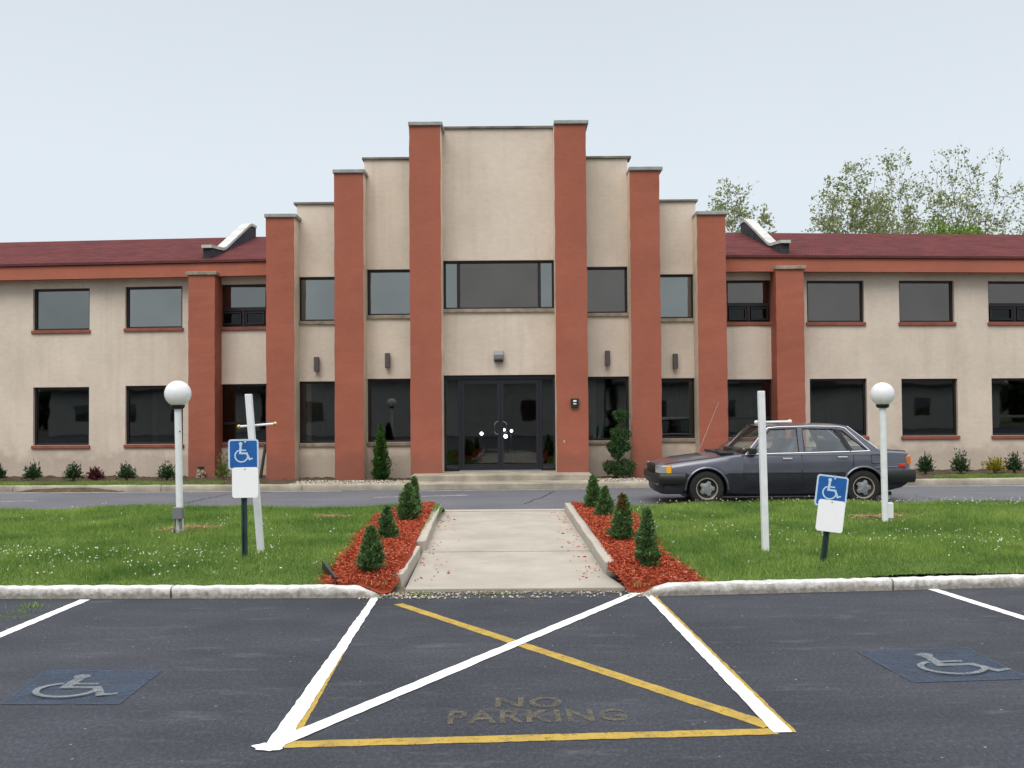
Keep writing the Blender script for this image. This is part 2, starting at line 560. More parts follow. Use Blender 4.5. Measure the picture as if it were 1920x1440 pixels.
M['shrub'] = island_mat('shrub_leaf', [(0.0, (0.015, 0.040, 0.018, 1)), (0.6, (0.034, 0.080, 0.030, 1)), (1.0, (0.09, 0.15, 0.06, 1))], 0.5, trans=0.15)
M['shrub_red'] = island_mat('purple_leaf', [(0.0, (0.035, 0.010, 0.014, 1)), (1.0, (0.13, 0.032, 0.038, 1))], 0.5, trans=0.15)
M['shrub_gold'] = island_mat('golden_leaf', [(0.0, (0.17, 0.16, 0.015, 1)), (1.0, (0.42, 0.36, 0.04, 1))], 0.55, trans=0.2)
M['shrub_lime'] = island_mat('lime_leaf', [(0.0, (0.07, 0.14, 0.02, 1)), (1.0, (0.19, 0.27, 0.05, 1))], 0.55, trans=0.2)
M['spring'] = island_mat('spring_leaf', [(0.0, (0.15, 0.18, 0.075, 1)), (0.6, (0.27, 0.32, 0.13, 1)), (1.0, (0.42, 0.44, 0.24, 1))], 0.6, trans=0.45)
M['far_leaf'] = island_mat('bright_bush_leaf', [(0.0, (0.09, 0.17, 0.03, 1)), (1.0, (0.22, 0.34, 0.06, 1))], 0.6, trans=0.25)
M['wood_leaf'] = island_mat('wood_leaf', [(0.0, (0.02, 0.035, 0.015, 1)), (1.0, (0.06, 0.09, 0.03, 1))], 0.7)
M['pebble'] = island_mat('pebbles', [(0.0, (0.12, 0.10, 0.08, 1)), (0.6, (0.34, 0.30, 0.23, 1)), (1.0, (0.62, 0.57, 0.47, 1))], 0.85)

def paint(name, col, cover=0.5, width=0.1, scale=14, dirt=(0.25, 0.24, 0.22), dirtamt=0.35):
    m = Mat(name, 0.75, spec=0.3)
    p = m.pos()
    m.color(m.mix(m.ramp(m.noise(p, 5, 6, 0.7), [(0.45, g3(0)), (0.75, g3(dirtamt))]), col + (1,), dirt + (1,)))
    f = m.mix(0.5, m.noise(p, scale, 6, 0.7), m.noise(p, 90, 2, 0.7))
    m.bump(m.noise(p, 170, 2, 0.8), 0.4, 0.004)
    m.worn(m.ramp(f, [(cover - width, g3(0)), (cover + width, g3(1))]))
    return m.m
M['line_white'] = paint('line_white', (0.80, 0.80, 0.79), 0.345, 0.06, dirt=(0.42, 0.41, 0.40), dirtamt=0.4)
M['line_yellow'] = paint('line_yellow', (0.41, 0.275, 0.048), 0.39, 0.08, dirt=(0.16, 0.12, 0.06), dirtamt=0.65)
M['letter_old'] = paint('old_letters', (0.135, 0.116, 0.078), 0.485, 0.13, 9, dirt=(0.06, 0.06, 0.06), dirtamt=0.8)
M['bay_blue'] = paint('bay_blue', (0.055, 0.085, 0.135), 0.52, 0.17, 6, dirt=(0.05, 0.06, 0.08), dirtamt=0.9)
M['bay_white'] = paint('bay_white', (0.27, 0.29, 0.30), 0.50, 0.15, 10, dirt=(0.10, 0.11, 0.12), dirtamt=0.9)
M['drive_white'] = paint('worn_white', (0.50, 0.49, 0.47), 0.50, 0.12, 5)
M['edge_line'] = paint('edge_line', (0.52, 0.48, 0.42), 0.36, 0.10, 6)

def kerb_white():
    m = Mat('whitewashed_kerb', 0.9, spec=0.2)
    p = m.pos()
    sep = m.n('ShaderNodeSeparateXYZ')
    m.l(p, sep.inputs[0])
    ad = m.n('ShaderNodeMath', operation='MULTIPLY_ADD')
    m.l(m.noise(m.pos((1, 1, 1.5)), 11, 6, 0.75), ad.inputs[0])
    ad.inputs[1].default_value = 0.20
    m.l(sep.outputs[2], ad.inputs[2])
    wear = m.ramp(ad.outputs[0], [(0.130, g3(0)), (0.205, g3(1))])
    conc = m.ramp(m.noise(p, 22, 5, 0.7), [(0.3, (0.17, 0.155, 0.13, 1)), (0.7, (0.40, 0.37, 0.32, 1))])
    wht = m.ramp(m.noise(p, 5, 6, 0.7), [(0.30, (0.36, 0.34, 0.30, 1)), (0.52, (0.72, 0.71, 0.69, 1))])
    m.color(m.mix(wear, conc, wht))
    m.bump(m.noise(p, 35, 5, 0.75), 0.7, 0.012)
    return m.m
M['kerb_white'] = kerb_white()

def walk_mat():
    m = Mat('walk_concrete', 0.9, spec=0.2)
    p = m.pos()
    c = m.ramp(m.noise(p, 1.6, 6, 0.65), [(0.3, (0.315, 0.285, 0.24, 1)), (0.7, (0.41, 0.375, 0.32, 1))])
    c = m.mix(1.0, c, m.ramp(m.noise(p, 120, 2), [(0.3, g3(0.86)), (0.7, g3(1.1))]), 'MULTIPLY')
    m.color(c)
    m.bump(m.noise(p, 120, 3), 0.3, 0.004)
    return m.m
M['walk'] = walk_mat()

# ------------------------------------------------------------------ SETTING: ground and paving
def sheet(name, pts, mat, kind='structure', z=None):
    me = bpy.data.meshes.new(name)
    me.from_pydata([(p[0], p[1], p[2] if z is None else z) for p in pts], [], [tuple(range(len(pts)))])
    o = link(name, me, mat)
    if o.data.polygons[0].normal.z < 0: o.data.flip_normals()
    return tag(o, kind=kind)

def clipped(pts):
    return pts

sheet('ground', [(-400, -300, -.06), (400, -300, -.06), (400, 500, -.06), (-400, 500, -.06)], M['ground'])
sheet('parking_lot', [(-45, -26, 0), (45, -26, 0), (45, 9.6, 0), (-45, 9.6, 0)], M['asphalt'])
sheet('driveway', [(-45, 14.6, 0), (45, 14.6, 0), (45, 20.6, 0), (-45, 20.6, 0)], M['drive'])

def kerbY(X):
    return 8.42 + 0.030 * (-1.2 - X) if X < 0 else 8.40 + 0.085 * (X - 1.13)

LAWN_FAR = 15.25
def lawn_z(x, y):
    x, y = np.asarray(x, float), np.asarray(y, float)
    t = np.clip((LAWN_FAR - y) / 0.4, 0, 1)
    t2 = np.clip((y - 8.5) / 1.0, 0, 1)
    return 0.030 + 0.050 * t + 0.070 * t2 * t + 0.018 * np.sin(x * 1.3 + y) + 0.012 * np.sin(2.9 * x - 1.7 * y)

def lawn_grid(name, x0, x1):
    nx, ny = 90, 50
    vs, fs = [], []
    for j in range(ny + 1):
        for i in range(nx + 1):
            x = x0 + (x1 - x0) * i / nx
            yk = kerbY(x) + 0.12
            y = yk + (LAWN_FAR - yk) * j / ny
            vs.append((x, y, float(lawn_z(x, y) * fade(x, y)) - (.045 if in_poly(np.array([x]), np.array([y]), bed_left)[0] or in_poly(np.array([x]), np.array([y]), bed_right)[0] or abs(x) < 1.3 else 0)))
    for j in range(ny):
        for i in range(nx):
            a = j * (nx + 1) + i
            fs.append((a, a + 1, a + nx + 2, a + nx + 1))
    b = len(vs)                                       # skirt at the far edge
    for i in range(nx + 1):
        vs.append((x0 + (x1 - x0) * i / nx, LAWN_FAR + .03, -.02))
    for i in range(nx):
        fs.append((ny * (nx + 1) + i, ny * (nx + 1) + i + 1, b + i + 1, b + i))
    me = bpy.data.meshes.new(name)
    me.from_pydata(vs, [], fs)
    return tag(link(name, me, M['turf_base'], smooth=True), kind='structure')

# front kerb: rounded whitewashed concrete, in pieces with joints
def kerb_piece(name, xs, yfun, h, d, mat, z0=-0.03, taper0=0, taper1=0, seed=0, rough=0.006):
    rnd = random.Random(seed)
    prof = [(0.0, 0), (0.004, .45), (0.008, .86), (0.022, .97), (0.045, 1.0), (d - .04, 1.0), (d - .01, .96), (d, .8), (d, 0)]
    vs, fs = [], []
    n = len(prof)
    for i, x in enumerate(xs):
        s = 1.0
        if taper0 and i < taper0: s = 0.15 + 0.85 * math.sin((i + .3) / taper0 * math.pi / 2)
        if taper1 and i >= len(xs) - taper1: s = 0.15 + 0.85 * math.sin((len(xs) - 1 - i + .3) / taper1 * math.pi / 2)
        for (p, q) in prof:
            vs.append((x + rnd.uniform(-.004, .004), yfun(x) + p + rnd.uniform(-rough, rough), z0 + (h - z0) * q * s + (rnd.uniform(-rough, rough) if q > 0 else 0)))
    for i in range(len(xs) - 1):
        for k in range(n - 1):
            fs.append((i * n + k, (i + 1) * n + k, (i + 1) * n + k + 1, i * n + k + 1))
    fs += [tuple(range(n)), tuple((len(xs) - 1) * n + k for k in reversed(range(n)))]
    me = bpy.data.meshes.new(name)
    me.from_pydata(vs, [], fs)
    o = link(name, me, mat, smooth=True)
    me.set_sharp_from_angle(angle=math.radians(60))
    return tag(o, kind='structure')

def xr(a, b, st=0.06):
    n = max(2, int(abs(b - a) / st))
    return [a + (b - a) * i / n for i in range(n + 1)]
jl = [-14, -9.1, -6.05, -3.01, -1.16]
for i in range(4):
    kerb_piece('kerb', xr(jl[i] + .008, jl[i + 1] - .008), kerbY, .098, .14, M['kerb_white'], taper1=5 if i == 3 else 0, seed=i)
jr = [1.12, 3.38, 6.4, 14]
for i in range(3):
    kerb_piece('kerb', xr(jr[i] + .008, jr[i + 1] - .008), kerbY, .098, .14, M['kerb_white'], taper0=5 if i == 0 else 0, seed=9 + i)

# kerb of the building bed
FK = 19.62
def fkY(x):
    return FK + KS * 0.55 * max(0, abs(x) - KX)
jf = [-22, -13.4, -10.3, -7.2, -4.3, -2.08]
for i in range(5):
    kerb_piece('kerb', xr(jf[i] + .006, jf[i + 1] - .006, .15), fkY, .125, .16, M['concrete_old'], seed=20 + i)
jf = [1.70, 4.6, 7.6, 10.6, 13.6, 22]
for i in range(5):
    kerb_piece('kerb', xr(jf[i] + .006, jf[i + 1] - .006, .15), fkY, .125, .16, M['concrete_old'], seed=30 + i)

# planting bed along the facade
def bed(name, x0, x1, mat, ya, yb, za, zb, n=60, m=8, seed=0, bump=0.03):
    rnd = random.Random(seed)
    vs, fs = [], []
    for j in range(m + 1):
        for i in range(n + 1):
            x = x0 + (x1 - x0) * i / n
            a, b = ya(x), yb(x)
            t = j / m
            vs.append((x, a + (b - a) * t, za + (zb - za) * min(1, t * 1.6) + rnd.uniform(-bump, bump) * (1 if 0 < j else 0)))
    for j in range(m):
        for i in range(n):
            q = j * (n + 1) + i
            fs.append((q, q + 1, q + n + 2, q + n + 1))
    me = bpy.data.meshes.new(name)
    me.from_pydata(vs, [], fs)
    return tag(link(name, me, mat, smooth=True), kind='structure')
wallY = lambda x: Yw(x, 23.3)
bed('bed_soil', -22, -2.07, M['soil'], lambda x: fkY(x) + .13, wallY, .10, .06, n=200, m=14, seed=1)
bed('bed_soil', 1.69, 22, M['soil'], lambda x: fkY(x) + .13, wallY, .10, .06, n=200, m=14, seed=2)

# walk with joints
def walkx(y):                       # left and right edge of the walk
    a0, a1 = G(762, 1100, .03), G(828, 957, .03)
    b0, b1 = G(1150, 1099, .03), G(1058, 957, .03)
    t = (y - a0.y) / (a1.y - a0.y)
    return a0.x + (a1.x - a0.x) * t, b0.x + (b1.x - b0.x) * t
WY0, WY1 = 8.66, 15.25
mb = MB()
cuts = [WY0, 9.35, 10.9, 12.4, 13.9, WY1 - .12]
for i in range(len(cuts) - 1):
    y0, y1 = cuts[i] + .006, cuts[i + 1] - .006
    l0, r0 = walkx(y0)
    l1, r1 = walkx(y1)
    if i == 0: r0 += .10
    dz = random.Random(i).uniform(-.004, .004)
    mb.add([(l0, y0, -.1), (r0, y0, -.1), (r1, y1, -.1), (l1, y1, -.1), (l0, y0, .03 + dz), (r0, y0, .03 + dz), (r1, y1, .03 + dz), (l1, y1, .03 + dz)],
           [(0, 1, 5, 4), (1, 2, 6, 5), (2, 3, 7, 6), (3, 0, 4, 7), (4, 5, 6, 7)])
tag(mb.build('walkway', M['walk'], bevel=.006), kind='structure')
mb = MB()
l1, r1 = walkx(WY1)
mb.box(l1 - .02, r1 + .02, WY1 - .115, WY1 + .03, -.05, .045)
tag(mb.build('walkway_edge', M['concrete'], bevel=.01), kind='structure')

def edging(name, p0, p1, w, h, seed):
    rnd = random.Random(seed)
    p0, p1 = Vector(p0), Vector(p1)
    d = (p1 - p0)
    n = Vector((-d.y, d.x, 0)).normalized() * w
    mb = MB()
    k = 14
    vs = []
    for i in range(k + 1):
        c = p0 + d * i / k
        j = lambda: Vector((rnd.uniform(-.007, .007), 0, rnd.uniform(-.007, .007)))
        hh = Vector((0, 0, h))
        vs += [c + Vector((0, 0, -.05)), c + hh + j(), c + n + hh + j(), c + n + Vector((0, 0, -.05))]
    fs = []
    for i in range(k):
        for q in range(3):
            fs.append((i * 4 + q, i * 4 + 4 + q, i * 4 + 5 + q, i * 4 + 1 + q))
    fs += [(0, 1, 2, 3), (4 * k + 3, 4 * k + 2, 4 * k + 1, 4 * k)]
    mb.add(vs, fs)
    o = mb.build(name, M['concrete'], bevel=.012)
    return tag(o, kind='structure')
HK = .145
def along(side, y0, y1, o0=0.0, o1=0.0):
    a, b = walkx(y0)[side], walkx(y1)[side]
    return (a + o0, y0, 0), (b + o1, y1, 0)
edging('path_kerb', *along(0, 8.80, 10.62, -.03, .0), .10, HK, 1)
edging('path_kerb', *along(0, 10.98, 15.16, .03, .0), .11, HK, 2)
edging('path_kerb', *along(1, 9.40, 15.16), -.115, HK, 3)

# mulch beds
def gp(pts, z=.11): return [G(x, y, z) for x, y in pts]
_w = lambda side, y, o: Vector((walkx(y)[side] + o, y, .11))
bed_left = [_w(0, 15.2, -.10), _w(0, 10.9, -.07), _w(0, 10.6, -.02), _w(0, 8.72, -.06), _w(0, 8.56, -.12)] + [Vector((x, kerbY(x) + .10, .11)) for x in (-1.22, -1.55, -1.72)] + \
    gp([(628, 1062), (660, 1032), (684, 998), (706, 968), (735, 958)], .15)
bed_right = [_w(1, 15.2, .10), _w(1, 9.45, .08), _w(1, 9.25, .0), _w(1, 8.9, .06), _w(1, 8.56, .10)] + [Vector((x, kerbY(x) + .10, .11)) for x in (1.2, 1.45, 1.68)] + \
    gp([(1288, 1064), (1246, 1044), (1212, 996), (1185, 966), (1120, 955)], .15)
def fade(x, y):                     # the beds run down to the lot in the gap between the kerb ends
    f = np.clip((np.asarray(y, float) - 8.47) / .30, 0, 1)
    return np.maximum(f, np.clip((np.abs(np.asarray(x, float)) - 1.12) / .22, 0, 1))
lawn_grid('lawn_soil', -16, -1.07)
lawn_grid('lawn_soil', 1.02, 16)
def mulch_bed(poly, seed):
    rng = np.random.default_rng(seed)
    bm = bmesh.new()
    cx = sum(p.x for p in poly) / len(poly)
    cy = sum(p.y for p in poly) / len(poly)
    xs = [p.x for p in poly]
    ys = [p.y for p in poly]
    # base sheet draped over the lawn level
    def bz(x, y):
        return float(lawn_z(x, y) * fade(x, y)) + .012
    me = bpy.data.meshes.new('mulch_bed')
    n = 10
    vs, fs = [(cx, cy, bz(cx, cy) + .02)], []
    rim = []
    for i, p in enumerate(poly):
        q = poly[(i + 1) % len(poly)]
        for k in range(6):
            rim.append(p.lerp(q, k / 6))
    R = len(rim)
    for t in [k / n for k in range(1, n + 1)]:
        for p in rim:
            x, y = cx + (p.x - cx) * t, cy + (p.y - cy) * t
            vs.append((x, y, bz(x, y) + .02 * (1 - t) - (.02 if t == 1 else 0)))
    for i in range(R): fs.append((0, 1 + i, 1 + (i + 1) % R))
    for r_ in range(n - 1):
        for i in range(R):
            a, b = 1 + r_ * R + i, 1 + r_ * R + (i + 1) % R
            fs.append((a, a + R, b + R, b))
    me.from_pydata(vs, [], fs)
    tag(link('mulch_bed', me, M['mulch_base'], smooth=True), kind='structure')
    N = 42000
    x = rng.uniform(min(xs), max(xs), N)
    y = rng.uniform(min(ys), max(ys), N)
    k = in_poly(x, y, poly)
    # ragged rim
    x = x[k] + rng.normal(0, .035, k.sum())
    y = y[k] + rng.normal(0, .035, k.sum())
    lf, rt = np.vectorize(lambda q: walkx(q)[0])(y), np.vectorize(lambda q: walkx(q)[1])(y)
    k = ((x < lf - .07) | (x > rt + .08 * (y > 9.3))) & (y > 8.56)
    x, y = x[k], y[k]
    z = lawn_z(x, y) * fade(x, y) + .03 + rng.uniform(-.01, .02, len(x))
    c = np.stack([x, y, z], 1)
    d = rng.normal(0, 1, (len(x), 3)) * np.array([1, 1, .45])
    return leaf_quads(c, d, rng.uniform(.018, .055, len(x)), rng.uniform(.007, .015, len(x)), rng, lean=.1)
vv, ff, off = [], [], 0
for poly, sd_ in ((bed_left, 3), (bed_right, 4)):
    v, f = mulch_bed(poly, sd_)
    vv.append(v)
    ff.append(f + off)
    off += len(v)
# a few chips strewn on the walk
rng = np.random.default_rng(77)
cx_, cy_ = [], []
for i in range(150):
    y = rng.uniform(9.0, 15.0)
    l_, r_ = walkx(y)
    e = abs(rng.normal(0, .14))
    cx_.append(l_ + .03 + e if rng.random() < .45 else r_ - .03 - e)
    cy_.append(y)
c = np.stack([cx_, cy_, np.full(150, .04)], 1)
v, f = leaf_quads(c, rng.normal(0, 1, (150, 3)) * np.array([1, 1, .05]), rng.uniform(.02, .06, 150), rng.uniform(.01, .02, 150), rng, lean=.02)
vv.append(v)
ff.append(f + off)
tag(np_obj('mulch_chips', np.concatenate(vv), np.concatenate(ff), M['mulch']),
    'red wood mulch chips covering the two beds beside the walkway', 'mulch', kind='stuff')

# ------------------------------------------------------------------ painted markings
def marking(name, quads, mat, z):
    mb = MB()
    for q in quads:
        mb.add([(p.x, p.y, z) for p in q], [tuple(range(len(q)))])
    o = mb.build(name, mat, fixn=False)
    for p in o.data.polygons:
        if p.normal.z < 0: p.flip()
    return tag(o, kind='structure')

def stripe(name, pa, pb, wa, wb, mat, z, seed=0, wob=.004, n=60):
    """ground stripe between two pixel points with real widths in metres, edges slightly wavy"""
    rnd = random.Random(seed)
    a, b = G(*pa), G(*pb)
    d = (b - a)
    nrm = Vector((-d.y, d.x, 0)).normalized()
    L_, R_ = [], []
    for i in range(n + 1):
        t = i / n
        w = (wa + (wb - wa) * t) / 2
        c = a + d * t
        L_.append(c + nrm * (w + rnd.uniform(-wob, wob)))
        R_.append(c - nrm * (w + rnd.uniform(-wob, wob)))
    return marking(name, [(L_[i], L_[i + 1], R_[i + 1], R_[i]) for i in range(n)], mat, z)
# yellow first coat
stripe('yellow_line', (672, 1174), (541, 1390), .006, .075, M['line_yellow'], .0025, 1)
stripe('yellow_line', (747, 1133), (1444, 1362), .085, .105, M['line_yellow'], .0028, 2)
stripe('yellow_line', (535, 1397), (1455, 1372), .095, .090, M['line_yellow'], .0031, 3)
stripe('yellow_line', (1222, 1116), (1484, 1374), .05, .055, M['line_yellow'], .0034, 4)
# fresh white coat
stripe('white_line', (703, 1122), (514, 1402), .062, .100, M['line_white'], .0055, 5, .004)
stripe('white_line', (1196, 1112), (520, 1395), .090, .100, M['line_white'], .0058, 6, .004)
stripe('white_line', (1211, 1112), (1468, 1375), .062, .095, M['line_white'], .0061, 7, .004)
stripe('white_line', (160, 1125), (-240, 1292), .09, .095, M['line_white'], .004, 8)
stripe('white_line', (1748, 1105), (2130, 1226), .09, .095, M['line_white'], .004, 9)
# overspray at the lower corner
rnd = random.Random(5)
pts = [G(500 + 30 * math.cos(t) * rnd.uniform(.7, 1.15), 1403 + 8 * math.sin(t) * rnd.uniform(.7, 1.1)) for t in [k * math.pi / 9 for k in range(18)]]
marking('white_line', [pts], M['line_white'], .0064)

def icon_polys(u0=0, v0=0):
    """wheelchair user symbol inside the unit square as a list of polygons"""
    P = []
    def disc(cx, cy, r):
        P.append([(cx + r * math.cos(t), cy + r * math.sin(t)) for t in [2 * math.pi * k / 16 for k in range(16)]])
    def stroke(pts, w):
        for (a, b) in zip(pts[:-1], pts[1:]):
            dx, dy = b[0] - a[0], b[1] - a[1]
            l_ = math.hypot(dx, dy)
            ex, ey = dx / l_ * w * .3, dy / l_ * w * .3
            nx, ny = -dy / l_ * w / 2, dx / l_ * w / 2
            P.append([(a[0] - ex + nx, a[1] - ey + ny), (b[0] + ex + nx, b[1] + ey + ny), (b[0] + ex - nx, b[1] + ey - ny), (a[0] - ex - nx, a[1] - ey - ny)])
    disc(.41, .80, .062)
    stroke([(.41, .78), (.405, .60)], .075)
    stroke([(.40, .62), (.39, .45)], .075)
    stroke([(.42, .565), (.58, .565)], .045)
    stroke([(.39, .46), (.62, .455)], .065)
    stroke([(.61, .465), (.71, .235)], .065)
    stroke([(.70, .235), (.80, .275)], .050)
    arc = []
    for k in range(22):
        t = math.radians(118 + k * (352 - 118) / 21)
        arc.append((.435 + .215 * math.cos(t), .37 + .215 * math.sin(t)))
    stroke(arc, .046)
    return P

def bil(q, u, v):
    a = q[0].lerp(q[1], u)
    b = q[3].lerp(q[2], u)
    return a.lerp(b, v)

def bay_symbol(corners, bl, br, tr_, tl):
    q = [G(*c) for c in corners]                    # bl, br, tr, tl
    marking('parking_symbol_panel', [q], M['bay_blue'], .004)
    rim = []
    for i in range(4):
        a, b = q[i], q[(i + 1) % 4]
        c = sum(q, Vector()) / 4
        ai, bi = a.lerp(c, .045), b.lerp(c, .045)
        rim.append((a, b, bi, ai))
    marking('parking_symbol_border', rim, M['bay_blue'], .0045)
    quad = [bil(q, bl[0], bl[1]), bil(q, br[0], br[1]), bil(q, tr_[0], tr_[1]), bil(q, tl[0], tl[1])]
    polys = [[bil(quad, u, v) for (u, v) in p] for p in icon_polys()]
    mb = MB()
    for k, p in enumerate(polys):
        mb.add([(x.x, x.y, .008 + .0004 * k) for x in p], [tuple(range(len(p)))])
    o = mb.build('parking_symbol', M['bay_white'], fixn=False)
    for p in o.data.polygons:
        if p.normal.z < 0: p.flip()
    tag(o, kind='structure')
bay_symbol([(0, 1322), (224, 1322), (304, 1258), (85, 1258)], (-.10, .0), (1.10, .0), (1.10, .98), (-.10, .98))
bay_symbol([(1712, 1281), (1932, 1274), (1815, 1215), (1604, 1222)], (.02, .0), (1.20, .0), (1.20, .98), (.02, .98))

def ground_text(word, corners, mat, z=.004):
    cu = bpy.data.curves.new('lettering', 'FONT')
    cu.body = word
    cu.space_character = 1.12
    cu.offset = .022
    o = bpy.data.objects.new('lettering', cu)
    COL.objects.link(o)
    bpy.context.view_layer.update()
    me = bpy.data.meshes.new_from_object(o.evaluated_get(bpy.context.evaluated_depsgraph_get()))
    bpy.data.objects.remove(o)
    xs = [v.co.x for v in me.vertices]
    ys = [v.co.y for v in me.vertices]
    q = [G(*c) for c in corners]
    for v in me.vertices:
        p = bil(q, (v.co.x - min(xs)) / (max(xs) - min(xs)), (v.co.y - min(ys)) / (max(ys) - min(ys)))
        v.co = (p.x, p.y, z)
    for p in me.polygons:
        if p.normal.z < 0: p.flip()
    return tag(link('ground_lettering', me, mat), kind='structure')
ground_text('NO', [(928, 1328), (1054, 1327), (1052, 1308), (930, 1309)], M['letter_old'])
ground_text('PARKING', [(838, 1359), (1178, 1352), (1168, 1330), (842, 1334)], M['letter_old'])

# driveway paint and cracks
stripe('edge_line', (-200, 926), (640, 921), .07, .07, M['edge_line'], .004, 11, .012, 60)
stripe('edge_line', (1108, 915), (2100, 910), .07, .07, M['edge_line'], .004, 12, .012, 60)
stripe('edge_line', (775, 921), (1108, 917), .06, .06, M['edge_line'], .004, 13, .012)
stripe('worn_paint', (700, 933), (876, 929), .10, .16, M['drive_white'], .004, 14, .05)
stripe('worn_paint', (0, 941), (70, 939), .12, .10, M['drive_white'], .004, 15, .05)
def crack(pts, w, seed):
    rnd = random.Random(seed)
    g = [G(*p) for p in pts]
    path = []
    for a, b in zip(g[:-1], g[1:]):
        for k in range(8):
            q = a.lerp(b, k / 8)
            path.append(q + Vector((rnd.uniform(-.04, .04), rnd.uniform(-.03, .03), 0)))
    quads = []
    for a, b in zip(path[:-1], path[1:]):
        n = Vector((-(b - a).y, (b - a).x, 0)).normalized() * w / 2
        quads.append((a + n, b + n, b - n, a - n))
    marking('pavement_crack', quads, M['crack'], .004)
M['crack'] = plain('crack_tar', (0.028, 0.028, 0.03), 0.9)
crack([(345, 944), (385, 935), (430, 927), (520, 922)], .03, 1)
crack([(1715, 930), (1760, 937), (1800, 941)], .025, 2)
crack([(985, 945), (1025, 928), (1040, 920)], .025, 3)

# ------------------------------------------------------------------ BUILDING
bld = empty('office_building', (0, 22, 0), 'two storey cream stucco office building with stepped terracotta pilasters and red shingle roof', 'building')

def wall_mb(x0, x1, z0, z1, w, th, openings, bend=True):
    fn = Yw if bend else (lambda x, y: y)
    xs = sorted(set([x0, x1] + [v for o in openings for v in (o[0], o[1]) if x0 < v < x1] + ([-KX] if x0 < -KX < x1 else []) + ([KX] if x0 < KX < x1 else [])))
    zs = sorted(set([z0, z1] + [v for o in openings for v in (o[2], o[3]) if z0 < v < z1]))
    def solid(i, j):
        if i < 0 or j < 0 or i >= len(xs) - 1 or j >= len(zs) - 1: return False
        cx, cz = (xs[i] + xs[i + 1]) / 2, (zs[j] + zs[j + 1]) / 2
        return not any(o[0] < cx < o[1] and o[2] < cz < o[3] for o in openings)
    mb = MB()
    P = lambda x, z, k: (x, fn(x, w + k * th), z)
    for i in range(len(xs) - 1):
        for j in range(len(zs) - 1):
            if not solid(i, j): continue
            a, b, c, d = xs[i], xs[i + 1], zs[j], zs[j + 1]
            mb.add([P(a, c, 0), P(b, c, 0), P(b, d, 0), P(a, d, 0)], [(0, 1, 2, 3)])
            mb.add([P(a, c, 1), P(b, c, 1), P(b, d, 1), P(a, d, 1)], [(3, 2, 1, 0)])
            if not solid(i - 1, j): mb.add([P(a, c, 0), P(a, d, 0), P(a, d, 1), P(a, c, 1)], [(0, 1, 2, 3)])
            if not solid(i + 1, j): mb.add([P(b, c, 0), P(b, c, 1), P(b, d, 1), P(b, d, 0)], [(0, 1, 2, 3)])
            if not solid(i, j - 1): mb.add([P(a, c, 0), P(a, c, 1), P(b, c, 1), P(b, c, 0)], [(0, 1, 2, 3)])
            if not solid(i, j + 1): mb.add([P(a, d, 0), P(b, d, 0), P(b, d, 1), P(a, d, 1)], [(0, 1, 2, 3)])
    return mb

def opening(px0, px1, py0, py1, w):
    cx, cy = (px0 + px1) / 2, (py0 + py1) / 2
    return (W(px0, cy, w)[0], W(px1, cy, w)[0], W(cx, py1, w)[1], W(cx, py0, w)[1])

